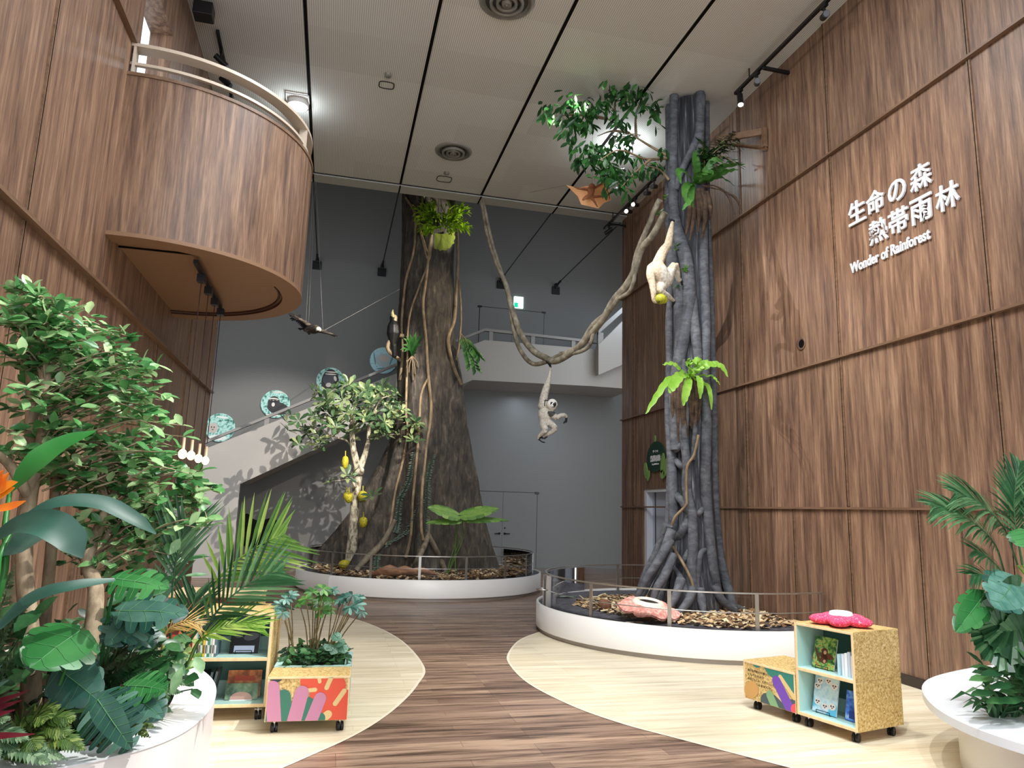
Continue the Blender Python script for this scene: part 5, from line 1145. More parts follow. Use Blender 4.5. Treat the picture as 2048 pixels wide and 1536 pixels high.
art(MBx, t, w, z0, z1, [('a', Kk['teal'], [G(.38, 1), G(1, 1), G(1, .42), G(.93, .48), G(.82, .62), G(.74, .70), G(.62, .70), G(.5, .78)]), ('b', Kk['teal'], [G(.15, 1), G(.36, 1), G(.34, .92), G(.28, .88), G(.22, .90)]), ('j', Kk['board'], S((.73, .80), (1.0, .34), .035)), ('c', Kk['slate'], S((.46, .06), (1.1, .10), .13)), ('g', Kk['board'], [G(.62, .30), G(.80, .12), G(.9, .3), G(.84, .5), G(.72, .5)]), ('d', Kk['purple'], S((.66, .66), (.92, .0), .085)), ('e', Kk['sage'], S((.52, .26), (.66, -.15), .07)), ('f', Kk['red'], S((1.0, .08), (1.1, .02), .09)), ('h', Kk['tan'], S((.12, .22), (.18, .30), .115))])
for i, (s_, q) in enumerate((('森の生き物たちの暮らし', .42), ('くらべてみよう', .32), ('おなじところ、ちがうところ', .52), ('さがしてみませんか。', .48))):
    obj('lettering', place(text(s_, .1, .0005, .001, 'CENTER'), MBx @ Matrix.Translation((.045+q*w/2, -.0015, z1-.07-.034*i)) @ Matrix.Rotation(pi/2, 4, 'X'), (q*w, .02)), plain('ink', '#4a3c28', .6), t)
# left planter trolley
oL = V((-.336, 5.59, 0)); LX = V((.56, -.03, 0))
ML = frame(oL, LX); w, z0, z1 = .565, .085, .385
t = thing('planter_trolley', 'low planter trolley with red, pink and green coral shapes on its front', 'planter', ML @ V((.28, .4, 0)))
fbox(ML, (0, 0, z0), (w, .30, z1-.016), 'body', M['osb'], t); fbox(ML, (-.004, -.004, z1-.016), (w+.004, .30, z1), 'top_panel', M['ply'], t); fbox(ML, (0, 0, z1), (w, .298, z1+.002), 'top_veneer', M['osb'], t, 0)
fbox(ML, (-.003, -.002, z0), (.012, 0, z1-.016), 'edge_strip', M['ply'], t, 0); fbox(ML, (w-.012, -.002, z0), (w+.003, 0, z1-.016), 'edge_strip', M['ply'], t, 0)
tray = MB()
for lo, hi in (((0, .30, z0), (w, .325, z1+.01)), ((0, .82, z0), (w, .845, z1+.01)), ((0, .325, z0), (.05, .82, z1+.01)), ((w-.05, .325, z0), (w, .82, z1+.01)), ((.05, .325, z0), (w-.05, .82, z1-.06))): tray.box(lo, hi, 0, ML)
obj('planting_tray', tray, M['mint'], t); fbox(ML, (.05, .325, z1-.06), (w-.05, .82, z1-.03), 'soil', M['soil'], t, 0)
for x, y in ((.06, .06), (w-.05, .06), (.06, .78), (w-.06, .78)): caster(ML, x, y, t)
K2 = {k: plain('print_'+k, h, .55) for k, h in dict(red='#d9533c', pink='#bd7f9e', green='#357060', navy='#2d3a46').items()}
art(ML, t, w, z0, z1, [('a', K2['navy'], [G(0, 1), G(.22, 1), G(.12, .88), G(0, .95)]), ('b', K2['red'], S((.52, .9), (.62, .8), .13)), ('c', K2['red'], S((.62, .8), (.84, .78), .12)), ('d', K2['red'], S((.74, .70), (.80, .25), .13)), ('e', K2['red'], S((.965, .56), (.92, .12), .07)), ('e2', K2['red'], S((.82, .3), (.93, .1), .10)), ('f', K2['red'], S((.78, .5), (.62, .60), .10)), ('o', Kk['board'], S((.62, .96), (.63, .88), .022)), ('p', Kk['board'], S((.77, .98), (.72, .74), .028)), ('q', Kk['board'], S((.94, .66), (.84, .38), .03)), ('r', Kk['board'], S((.44, .68), (.58, .70), .025)), ('s', Kk['board'], S((.72, .08), (.76, .14), .05)), ('g', K2['green'], S((.2, .55), (.25, -.1), .09)), ('h', K2['green'], S((.5, .35), (.45, -.1), .10)), ('h2', K2['green'], S((.02, .1), (.02, -.1), .08)), ('h3', K2['green'], S((.66, .06), (.62, -.2), .07)), ('i', K2['pink'], S((.06, .76), (.12, -.1), .085)), ('k', K2['pink'], S((.42, .64), (.34, -.1), .085)), ('l', K2['pink'], S((.65, .5), (.54, -.1), .075))])
tp = t
# left tall trolley
oS = V((-.915, 5.95, 0)); MS_ex = V((.555, -.03, 0))
tS, MS = shelf('tall strand-board book trolley on casters behind the leafy left planter', oS, MS_ex, .56, .53, .10, .775, .44, None)
dark = plain('black_cover', '#0e1016', .35)
book('display book with two black apes and white band on the left upper shelf', MS, .345, .14, .456, .215, .20, .012, .3, dark, [('patch', plain('grey_ape', '#4a4a52', .4), [(-.25, .72, .16, .15, 0), (.2, .62, .26, .14, .2)]), ('detail', plain('white_band', '#c9d3ee', .4), [(0, .17, .49, .17, 0)])])
oran = noisy('orange_cover', [(.35, '#8a4a2c'), (.5, '#c77a4a'), (.62, '#d9b277')], (9, 9, 9), 3, .4)
book('orange covered display book on the left lower shelf', MS, .36, .17, .127, .25, .20, .012, .3, oran, [('patch', plain('red_band', '#b5472f', .4), [(0, .7, .4, .12, 0)]), ('detail', plain('ink_band', '#2d2018', .4), [(0, .4, .42, .035, 0)])], stand=False)
grn = noisy('green_cover', [(.35, '#2b4a3c'), (.55, '#6b8a6f'), (.7, '#b99a88')], (9, 9, 9), 3, .4)
book('dark green book with pink hill standing in front of the orange book', MS, .36, .10, .127, .235, .12, .012, .25, grn, [('patch', plain('pink_hill', '#b48f86', .4), [(0, .1, .34, .4, 0)]), ('detail', M['letter'], [(0, .02, .49, .03, 0)])], stand=False)
sp = ['#cfc7a8', '#2f7a4a', '#e0b23c', '#dfe0d8', '#3c8a66', '#b9c9c4', '#e7e4da', '#5d7480']
nm = ['cream', 'green', 'yellow', 'off-white', 'teal green', 'pale grey', 'ivory', 'slate blue']
for i, c in enumerate(sp):
    mb = MB(); x = .035+i*.0165; mb.box((x, .03, .456), (x+.0145, .20, .60+.01*((i*7) % 4)), 0, MS); mb.box((x+.003, .0292, .48), (x+.0115, .0298, .54), 1, MS)
    obj('book', mb, [plain('spine', c, .5), M['letter'] if i in (1, 4, 7) else plain('spine_ink', '#3a3a3a', .5)], None, None, nm[i]+' spined book in the row on the left upper shelf', 'book', 'upright books on the left upper shelf')
nm = ['leftmost black book', 'second black book', 'third black book', 'fourth black book', 'leaning grey book', 'leaning pale-edged book']
for i in range(6):
    mb = MB(); x = .03+i*.022; tl = 0 if i < 4 else .12+.05*(i-4); Lx = MS @ Matrix.Translation((x, .03, .127)) @ Matrix.Rotation(tl, 4, 'Y')
    mb.box((0, 0, 0), (.016, .17, .20+.02*(i > 3)+.008*(i % 2)), 0, Lx); mb.box((.004, -.0008, .03), (.012, -.0002, .12), 1, Lx)
    obj('book', mb, [plain('dark_spine', '#12141a' if i < 4 else '#3c4a50', .5), plain('spine_print', '#b9b6a4', .5)], None, None, nm[i]+' in the row on the left lower shelf', 'book', 'upright books on the left lower shelf')
# trolley further back with painted end
oQ = V((-1.25, 6.68, 0)); MQ = frame(oQ, V((1, -.04, 0)))
t = thing('painted_trolley', 'trolley with dark red and orange animal painting behind the left foliage', 'bookshelf', MQ @ V((.4, .3, 0)))
fbox(MQ, (0, 0, .09), (.72, .5, .80), 'body', M['osb'], t); fbox(MQ, (-.005, -.005, .80), (.725, .5, .83), 'top_panel', M['ply'], t)
for x, y in ((.06, .06), (.66, .06), (.06, .44), (.66, .44)): caster(MQ, x, y, t)
w, z0, z1 = .72, .09, .80
art(MQ, t, w, z0, z1, [('a', plain('print_maroon', '#6b2a2e', .55), [G(0, 1), G(1, 1), G(1, .5), G(.5, .6), G(0, .55)]), ('b', Kk['teal'], S((.62, .72), (.7, .6), .12)), ('c', plain('print_orange', '#d98a50', .55), S((.3, .55), (.36, .3), .16)), ('d', plain('print_maroon2', '#8a3030', .55), S((.32, .55), (.36, .48), .07)), ('e', plain('print_red', '#c8503c', .55), S((.1, .5), (.06, .4), .08)), ('f', Kk['board'], S((.3, .2), (.5, .2), .1))])
# plants in the left planter trolley
M['aral'] = leafm('aralia_leaf', '#224a24', '#3f7a34', '#74a452', .4, .22); M['aral2'] = leafm('silver_aralia_leaf', '#16362e', '#356a5c', '#8fbcae', .4, .18); M['ivy'] = leafm('ivy_leaf', '#153420', '#2a5a34', '#5a8a50', .4, .2); M['stem'] = noisy('brown_stem', [(.3, '#4d3f2a'), (.7, '#8a7a50')], (20, 20, 20), 3, .6)
def palmate(mb, c, nrm, R_, k=7):
    u, v_, n = basis(nrm); a0 = random.uniform(0, 6)
    for i in range(k): a = a0+(i-(k-1)/2)*radians(300/k); d = u*cos(a)+v_*sin(a); mb.leaf(c, d, n, R_*(1-.25*abs(i-(k-1)/2)/(k/2)), R_*.38, 0, .18, .55)
PY = 6.15
for lab, heads, mt, base in (('green lobed aralia in the middle of the left planter trolley', ((625,1185),(640,1200),(650,1190),(612,1198),(632,1210),(660,1205),(645,1178),(655,1218),(598,1205),(640,1222)), 'aral', (628, 1285)), ('silver-veined aralia at the right of the left planter trolley', ((668,1180),(690,1195),(705,1190),(712,1210),(700,1215),(722,1224),(680,1200),(716,1196)), 'aral2', (655, 1285)), ('dark lobed aralia at the left of the left planter trolley', ((570,1198),(575,1218),(565,1225),(580,1190),(562,1210)), 'aral2', (592, 1285))):
    b0 = at(*base, Y=PY); b0.z = .36; t = thing('aralia', lab, 'plant', b0); mb = MB(); ms = MB()
    for x, y in heads:
        e = at(x, y, Y=PY+random.uniform(-.15, .15)); ms.tube(spl([b0+V((random.uniform(-.05, .05), random.uniform(-.05, .05), 0)), b0.lerp(e, .5)+V((0, 0, .03)), e], 4), [.006, .004], 5)
        palmate(mb, e, V((random.uniform(-.3, .3), -.5, .8)), random.uniform(.07, .095))
    obj('stems', ms, M['stem'], t); obj('foliage', mb, M[mt], t)
mb = MB()
for i in range(330):
    x, y = random.uniform(.01, w-.14), random.uniform(.32, .82); x = random.uniform(.04, .53)
    p = ML @ V((x, y, .37+random.uniform(0, .13)*(1-abs(x-.28)*1.5))); mb.leaf(p, V((random.uniform(-1, 1), random.uniform(-1, .6), random.uniform(-.3, .6))), V((random.uniform(-.4, .4), -.4, 1)), random.uniform(.045, .08), .045, 0, .15)
obj('ivy_groundcover', mb, M['ivy'], None, None, 'low ivy leaves filling the tray of the left planter trolley', 'ground cover', kind='stuff')
M['calad'] = leafm('veined_heart_leaf', '#244a36', '#5a8a70', '#b4d4bc', .4, .2, 60)
b0 = at(668, 1292, Y=5.98); b0.z = .36; t = thing('veined_plant', 'white-veined heart-leaved plant at the right rim of the left planter trolley', 'plant', b0)
for x, y, tx, ty in ((672,1292,662,1308),(684,1290,690,1306),(676,1284,688,1288),(668,1268,680,1280),(660,1290,652,1300)):
    mb = MB(); mb.monstera(at(x, y, Y=5.95), at(tx, ty, Y=5.9), (0, -.8, .6), .085, 4, .8, .02, .1); obj('leaf', mb, M['calad'], t)
# ------------------------------------------------------------------ left planter
Z0 = .50
rim = spl([(-2.19,3.38,0),(-1.5,3.42,0),(-1.10,3.50,0),(-.87,3.61,0),(-.69,3.79,0),(-.585,4.05,0),(-.55,4.42,0),(-.60,4.88,0),(-.73,5.28,0),(-.90,5.60,0),(-1.2,5.95,0),(-1.65,6.2,0),(-2.19,6.3,0)], 7)
def inset(P, d):
    out = []
    for i, q in enumerate(P):
        t_ = P[min(i+1, len(P)-1)]-P[max(i-1, 0)]; n = V((-t_.y, t_.x, 0)).normalized(); p = q+n*d; p.x = max(p.x, XL+.01) if d > 0 and P[0].x < 0 else p.x; out.append(p)
    return out
def wallband(mb, P, z0, Q, z1, mi=0):
    n = len(P); a = [V((q.x, q.y, z0)) for q in P]; b_ = [V((q.x, q.y, z1)) for q in Q]; mb.add(a+b_, [(i, i+1, n+i+1, n+i) for i in range(n-1)], mi, True)
inn = inset(rim, .22)
t = thing('planter', 'curved white planter against the left wall full of foliage', 'planter', (-1.5, 4.7, 0))
mb = MB(); wallband(mb, rim, 0.0, rim, Z0-.003); obj('side_panel', mb, M['white'], t)
mb = MB(); wallband(mb, inset(rim, -.004), Z0-.006, inset(rim, -.004), Z0); wallband(mb, inset(rim, -.004), Z0, inn, Z0); wallband(mb, inn, Z0, inn, Z0-.12); obj('rim_top', mb, plain('planter_rim', '#e9edf2', .3), t)
mb = MB(); mb.prism([V((q.x, q.y, Z0-.12)) for q in inn], (0, 0, .04)); obj('soil', mb, M['soil'], t)
A = lambda x, y, Y=4.3: at(x, y, Y=Y)
def ground(x, y, z=Z0-.08): return V((x, y, z))
# ficus
M['fbark'] = noisy('ficus_bark', [(.3, '#6d5c49'), (.7, '#b5a286')], (16, 16, 6), 5, .8, .3)
M['fic'] = leafm('ficus_leaf', '#2b5a34', '#5a9656', '#bcd8a0', .2, .28)
def ficus(label, stems, blobs, base, Yc, dY, size):
    t = thing('ficus_tree', label, 'tree', base); mb = MB(); tw = MB(); lf = MB(); pts = []
    for p, r in stems:
        q = spl([A(*k) for k in p], 6); mb.tube(q, r, 9); pts += q[3:]
    obj('trunk', mb, M['fbark'], t)
    for bx, by, rx, ry, n in blobs:
        for i in range(max(1, int(n*.72))):
            while True:
                u, v_ = random.uniform(-1, 1), random.uniform(-1, 1)
                if u*u+v_*v_ < 1: break
            e = A(bx+u*rx, by+v_*ry, Yc+random.uniform(-dY, dY)); s0 = min(pts, key=lambda q: (q-e).length+abs(q.z-e.z+.08)*.9)
            d = e-s0; L_ = d.length; k0 = max(0, 1-.32/L_) if random.random() < .6 else max(0, 1-.7/L_)
            a = s0+d*k0+V((0, 0, random.uniform(-.05, .02))); m_ = a.lerp(e, .55)+V((random.uniform(-.03, .03), random.uniform(-.03, .03), .05)); q = spl([a, m_, e], 4); tw.tube(q, [.006, .002], 4, cap=False)
            for j, p in enumerate(q[2:]+[q[-1]]):
                tg = (q[-1]-q[0]).normalized(); sd = V((random.uniform(-1, 1), random.uniform(-1, .8), random.uniform(-.35, .55)))
                lf.leaf(p, tg*.2+sd, V((random.uniform(-.7, .7), random.uniform(-1.1, .2), 1)), size*random.uniform(.65, 1.15), size*random.uniform(.48, .62), 0, .12, .5)
    obj('twigs', tw, M['fbark'], t); obj('foliage', lf, M['fic'], t); return t
ficus('tall small-leaved ficus tree with several pale stems in the left planter', [([(60,1480,4.2),(62,1300,4.2),(48,1120,4.25),(62,980,4.3),(92,840,4.3),(86,700,4.35),(84,620,4.4)], [.05,.04,.032,.022]), ([(40,1470,4.4),(38,1150,4.45),(58,950,4.4),(64,780,4.4),(58,650,4.45)], [.045,.035,.025]), ([(70,1450,4.5),(110,1000,4.6),(105,850,4.6),(110,720,4.6)], [.035,.025,.015]), ([(62,1000,4.3),(20,930,4.2),(-20,900,4.1)], [.03,.02])],
      [(60,610,55,45,26),(25,640,30,30,10),(130,645,70,40,24),(215,690,70,30,18),(285,725,45,22,10),(100,700,95,55,34),(220,770,95,50,40),(300,760,30,25,7),(50,770,60,70,22),(150,840,120,60,40),(300,820,50,40,16),(330,860,45,30,12),(225,920,120,60,40),(70,900,70,60,14),(320,930,80,40,22),(370,950,40,20,8)], ground(-1.62, 4.3), 4.45, .35, .098)
ficus('second ficus with a leaning brown stem low in the left planter', [([(165,1360,4.0),(185,1260,4.1),(192,1180,4.2),(176,1120,4.3),(200,1050,4.4),(240,960,4.5),(270,880,4.6)], [.042,.04,.034,.025,.012]), ([(180,1130,4.3),(225,1060,4.5),(300,1020,4.6),(380,990,4.6)], [.02,.012]), ([(215,1020,4.4),(200,930,4.5),(190,860,4.5)], [.018,.01])],
      [(250,1010,110,55,38),(340,1035,70,45,24),(385,985,30,25,8),(150,1000,60,60,16),(200,1100,80,50,20),(300,1090,60,40,14),(438,988,14,12,2),(395,1040,25,25,5)], ground(-1.28, 4.0), 4.55, .3, .095)
# broad strap leaves
M['strap1'] = leafm('broad_green_leaf', '#1f5a29', '#2e7a36', '#4d9a4a', .38, .3, 5); M['strap2'] = leafm('broad_teal_leaf', '#16332a', '#244c3f', '#467566', .45, .2, 5); M['mon'] = leafm('monstera_leaf', '#1a4a24', '#2c6c36', '#5a9c5c', .22, .22, 6); M['mond'] = leafm('dark_monstera_leaf', '#14302a', '#2a5248', '#6d9484', .25, .15, 8)
b0 = ground(-1.6, 3.9); t = thing('heliconia', 'heliconia with long paddle leaves and orange bracts at the left edge', 'plant', b0)
for pts, w, mt in (([(20,985,3.9),(70,930,3.9),(125,890,3.95),(192,862,4.0)], [.02,.10,.13,.11,.08,.01], 'strap1'), ([(30,1050,3.8),(110,1008,3.8),(200,1008,3.85),(270,1040,3.9),(312,1068,3.95)], [.03,.06,.085,.09,.07,.01], 'strap2'), ([(-20,1085,3.6),(40,1052,3.55),(95,1052,3.5),(140,1080,3.5),(165,1116,3.5)], [.05,.10,.14,.15,.12,.01], 'strap2'), ([(5,1110,3.7),(40,1090,3.7),(85,1060,3.72),(115,1048,3.75)], [.02,.12,.13,.05], 'mond'), ([(-10,1262,3.5),(70,1195,3.55),(150,1172,3.6),(230,1160,3.7)], [.03,.06,.06,.05,.02], 'strap2')):
    mb = MB(); mb.ribbon(spl([A(*k) for k in pts], 7), w, (0, -.75, .65), .16); obj('leaf', mb, M[mt], t)
for pts in ([(0,1180,3.7),(10,1050,3.8),(20,985,3.9)], [(-20,1200,3.6),(0,1110,3.7),(30,1050,3.8)]): mb = MB(); mb.tube(spl([b0]+[A(*k) for k in pts], 5), [.02, .009], 6); obj('stalk', mb, M['strap1'], t)
M['bract'] = leafm('orange_bract', '#d9481c', '#ee7a2a', '#f4b02e', .4, .3)
mb = MB(); hb = A(0, 985, 3.6)
for pts in ([(0,990),(6,965),(18,945)], [(0,985),(20,972),(36,964)], [(-6,1000),(15,985),(30,975)], [(-5,1020),(25,1015),(52,1002)], [(-8,975),(-2,955),(8,940)]): mb.ribbon(spl([A(x, y, 3.6) for x, y in pts], 4), [.035, .045, .04, .004], (0, -.8, .6), .3)
obj('flower', mb, M['bract'], t)
M['vein'] = plain('pale_vein', '#4c8452', .5)
def monst(label, leaves, base, name='monstera'):
    t = thing(name, label, 'plant', base)
    for (bx, by, tx, ty, W, Yb, Yt, nrm, mt, lob, cut, gap) in leaves:
        B, T = at(bx, by, Y=Yb), at(tx, ty, Y=Yt); mb = MB(); mb.monstera(B, T, nrm, W, lob, cut, gap, .12, 0, .16, 1); obj('leaf', mb, [M[mt], M['vein']], t)
        mb = MB(); mb.tube(spl([base+V((random.uniform(-.04, .04), random.uniform(-.04, .04), 0)), base.lerp(B, .6)+V((0, .03, .06)), B], 5), [.010, .006], 6); obj('stalk', mb, M['mon'], t)
    return t
monst('monstera with one large glossy bright green leaf at the planter front', [(160,1262,62,1325,.33,3.72,3.5,(.2,-.55,.8),'mon',4,.72,.14), (120,1340,195,1398,.24,3.8,3.7,(-.3,-.6,.6),'mond',4,.85,.06)], ground(-1.18, 3.75))
monst('monstera with a dark deeply cut leaf hanging over the planter rim', [(196,1400,258,1494,.27,3.62,3.45,(-.1,-.9,.42),'mond',8,.42,.30), (252,1372,330,1372,.22,3.75,3.65,(0,-.6,.8),'mon',6,.38,.2), (262,1390,325,1430,.2,3.72,3.6,(.1,-.6,.7),'mond',5,.45,.2)], ground(-1.08, 3.85))
monst('monstera with split leaves reaching right above the planter middle', [(232,1158,338,1168,.26,3.75,3.7,(0,-.5,.9),'mon',5,.38,.25), (240,1222,376,1218,.26,3.9,3.85,(0,-.6,.8),'mond',5,.55,.25), (280,1225,210,1285,.28,3.95,3.8,(0,-.6,.7),'mond',5,.5,.25), (262,1250,305,1290,.22,4.0,3.9,(.2,-.6,.7),'mond',5,.45,.3)], ground(-1.1, 4.15))
# palm
M['palm1'] = leafm('palm_bright', '#3a6a26', '#6d9c3a', '#b4cf6a', .35, .35); M['palm2'] = leafm('palm_green', '#173a22', '#2d5a36', '#6a9466', .3, .22); M['palmd'] = leafm('palm_dry', '#8a6a34', '#b8934c', '#d8bb78', .5, .2)
b0 = ground(-.95, 4.35); t = thing('palm', 'feathery palm arching right over the left book trolley', 'palm', b0)
for pts, n, ln, wd, mt, nrm, ang, up in (([(395,1260,4.35),(430,1170,4.3),(475,1120,4.3),(530,1085,4.3),(570,1068,4.3)], 15, .34, .032, 'palm1', (.25,-.9,.2), 62, .1), ([(380,1320,4.3),(415,1250,4.25),(455,1200,4.2),(510,1160,4.2),(565,1140,4.2)], 15, .32, .03, 'palm2', (.1,-.7,.6), 55, .1), ([(375,1330,4.3),(395,1285,4.2),(430,1262,4.15),(480,1245,4.15),(530,1250,4.1)], 13, .24, .026, 'palm1', (0,-.5,.85), 48, 0), ([(340,1300,4.4),(345,1180,4.4),(352,1120,4.4),(362,1080,4.4),(375,1045,4.4)], 12, .34, .028, 'palm2', (.2,-.95,.1), 40, .1), ([(320,1320,4.2),(330,1270,4.2),(350,1250,4.2),(378,1242,4.2),(405,1252,4.2)], 12, .14, .012, 'palmd', (0,-.6,.8), 60, 0), ([(350,1330,4.4),(372,1260,4.4),(385,1215,4.4),(392,1185,4.4)], 10, .22, .024, 'palm2', (0,-.9,.3), 50, 0)):
    mb = MB(); mb.frond(spl([A(*k) for k in pts], 6), int(n*1.25), ln*1.05, wd*.66, nrm, ang, .05, 0, .007, .28, up); obj('frond', mb, M[mt], t)
    q = A(*pts[0]); mb = MB(); mb.tube(spl([b0, b0.lerp(q, .5), q], 4), [.012, .008], 6); obj('stalk', mb, M['palm2'], t)
M['philo'] = leafm('philodendron_leaf', '#1d4426', '#3a6f3f', '#86a878', .35, .22, 30)
for lb, bx, by, rx, ry, n_, L_, Wd, Y_, bs_ in (('leafy philodendron beside the ficus stems in the left planter middle', 250, 1200, 70, 70, 34, .13, .055, 4.35, (-1.3, 4.35)), ('bushy pale-veined plant at the planter rim in front of the book trolley', 330, 1330, 50, 55, 40, .11, .06, 4.15, (-1.05, 4.2)), ('dark broad leaves around the left ficus stems', 60, 1270, 70, 70, 24, .17, .08, 4.0, (-1.55, 3.95)), ('tall thin-leaved shrub behind the ficus and the painted trolley', 330, 1120, 70, 60, 30, .15, .03, 5.0, (-1.3, 5.1))):
    b0 = ground(*bs_); t = thing('philodendron', lb, 'plant', b0); mb = MB(); ms = MB()
    for i in range(n_):
        e = A(bx+random.gauss(0, .5)*rx, by+random.gauss(0, .5)*ry, Y_+random.uniform(-.2, .2))
        if e.z < Z0: e.z = Z0+random.uniform(.02, .12)
        d = V((random.uniform(-1, 1), random.uniform(-1, .2), random.uniform(-.6, .5))); mb.leaf(e, d, V((random.uniform(-.4, .4), -.7, .8)), L_*random.uniform(.7, 1.25), Wd*random.uniform(.8, 1.2), 0, .2)
        if i % 3 == 0: ms.tube(spl([b0, b0.lerp(e, .55)+V((0, 0, .05)), e], 4), [.006, .003], 4)
    obj('foliage', mb, M['philo'], t); obj('stems', ms, M['palm2'], t)
# ferns and undergrowth
M['fern1'] = leafm('fern_leaf', '#263f1a', '#4a682a', '#8a9a4e', .5, .3); M['fern2'] = leafm('fine_fern', '#2a4a2c', '#5a7a56', '#8fa884', .5, .25); M['cordy'] = leafm('red_cordyline', '#2c0c14', '#5c1826', '#93303c', .35, .25); M['under'] = leafm('undergrowth', '#0e2616', '#1c3f24', '#3c6638', .35, .2)
def fern(label, base, tips, mt, ln, N_=20):
    t = thing('fern', label, 'fern', base); mb = MB()
    for x, y, Y in tips:
        e = A(x, y, Y); m_ = base.lerp(e, .55)+V((0, 0, .10)); mb.frond(spl([base, m_, e], 7), N_, ln, ln*.28, (0, -.5, .85), 72, .1, 0, .003, .1, 0, 2)
    obj('frond', mb, M[mt], t); return t
fern('yellowish fern at the front edge of the left planter', ground(-1.25, 3.66), [(95,1440,3.55),(140,1470,3.55),(60,1440,3.6),(150,1440,3.6),(115,1420,3.65),(75,1500,3.5),(170,1500,3.5)], 'fern1', .07)
fern('grey-green feathery fern at the lower left planter corner', ground(-1.5, 3.66), [(105,1530,3.45),(40,1500,3.5),(20,1440,3.5),(135,1520,3.48),(0,1520,3.45),(60,1480,3.5)], 'fern2', .065, 24)
fern('fine feathery fern hanging over the right planter rim', ground(-.98, 4.15), [(350,1360,4.1),(330,1400,4.0),(365,1385,4.1),(375,1340,4.2),(320,1420,3.95),(345,1425,4.0),(385,1365,4.15)], 'fern2', .05, 26)
fern('small bright fern on the planter rim middle', ground(-1.0, 3.82), [(290,1440,3.75),(310,1455,3.7),(275,1462,3.7),(325,1440,3.75),(300,1475,3.65)], 'fern1', .05)
fern('fine asparagus fern in the upper left planter', ground(-1.55, 4.0), [(30,1130,3.9),(45,1200,3.8),(15,1180,3.8),(70,1180,3.9),(90,1250,3.9)], 'fern2', .07, 26)
fern('dark fern in the middle of the left planter', ground(-1.15, 4.0), [(270,1290,3.9),(300,1310,3.9),(330,1300,4.0),(290,1340,3.85),(250,1310,3.9)], 'under', .08)
b0 = ground(-1.62, 3.62); t = thing('cordyline', 'dark red cordyline with streaked leaves at the lower left corner', 'plant', b0)
for tx, ty, Y, w in ((5,1330,3.55,.06),(18,1360,3.5,.08),(70,1468,3.45,.04),(-20,1400,3.45,.08),(45,1400,3.55,.05),(60,1380,3.6,.05),(-10,1340,3.6,.07),(30,1420,3.5,.06)):
    e = A(tx, ty, Y); mb = MB(); mb.ribbon(spl([b0, b0.lerp(e, .55)+V((0, 0, .06)), e], 6), [w*.4, w, w, w*.7, .005], (0, -.7, .7), .2); obj('leaf', mb, M['cordy'] if tx > 25 else M['mond'], t)
mb = MB()
for i in range(900):
    x = random.uniform(-2.15, -.8); y = random.uniform(3.6, 6.0)
    if not (((x+1.9)/1.12)**2+((y-4.75)/1.25)**2 < 1): continue
    x = max(x, -2.0); p = V((x, y, Z0-.07+random.uniform(0, .36)*(1 if x < -1.0 else .5))); mb.leaf(p, V((random.uniform(-1, 1), random.uniform(-1, .4), random.uniform(-.1, .9))), V((random.uniform(-.4, .4), -.5, 1)), random.uniform(.07, .15), random.uniform(.04, .07), 0, .2)
obj('undergrowth', mb, M['under'], None, (-1.5, 4.6, Z0-.08), 'dark mixed undergrowth leaves covering the left planter soil', 'ground cover', kind='stuff')
M['pepe'] = leafm('pale_round_leaf', '#4d7a3c', '#8cb45c', '#c4d890', .4, .3)
b0 = ground(-.92, 4.5); t = thing('peperomia', 'small pale-leaved plant at the planter back edge beside the book trolley', 'plant', b0); mb = MB()
for i in range(34): c = A(random.uniform(345, 385), random.uniform(1268, 1350), random.uniform(4.35, 4.6)); mb.leaf(c, V((random.uniform(-1, 1), random.uniform(-1, .2), random.uniform(-.2, .8))), (0, -.5, .8), random.uniform(.06, .085), .05, 0, .1, .6)
for k in range(4): mb.tube([b0, A(random.uniform(350, 380), 1290, 4.5)], .006, 5)
obj('foliage', mb, M['pepe'], t)
# ------------------------------------------------------------------ right planter
ZR = .45
rimR = spl([(5.69,5.10,0),(5.15,4.98,0),(4.56,4.75,0),(4.2,4.50,0),(3.92,4.17,0),(3.74,3.85,0),(3.66,3.53,0),(3.68,3.2,0),(3.8,2.85,0),(4.1,2.45,0),(4.7,2.1,0),(5.69,1.9,0)], 7)
t = thing('planter', 'white bench-topped planter with wide overhanging rim at the right edge', 'planter', (4.9, 3.5, 0))
n = lambda P, d: [q+(V((5.0, 3.5, 0))-q).normalized()*d for q in P]
mb = MB(); wallband(mb, rimR, ZR-.05, rimR, ZR); ii = n(rimR, .62); wallband(mb, rimR, ZR, ii, ZR); wallband(mb, n(rimR, .3), ZR-.05, rimR, ZR-.05); wallband(mb, ii, ZR, ii, ZR-.1); obj('bench_top', mb, plain('bench_white', '#eef2f6', .3), t)
for f in mb.f: pass
mb = MB(); bs = n(rimR, .2); wallband(mb, bs, 0.003, bs, ZR-.05); obj('base_panel', mb, M['white'], t)
mb = MB(); mb.prism([V((q.x, q.y, ZR-.1)) for q in ii], (0, 0, .02)); obj('soil', mb, M['soil'], t)
b0 = V((4.85, 3.6, ZR-.08)); t = thing('palm', 'dark feathery palm rising from the right planter at the photo edge', 'palm', b0)
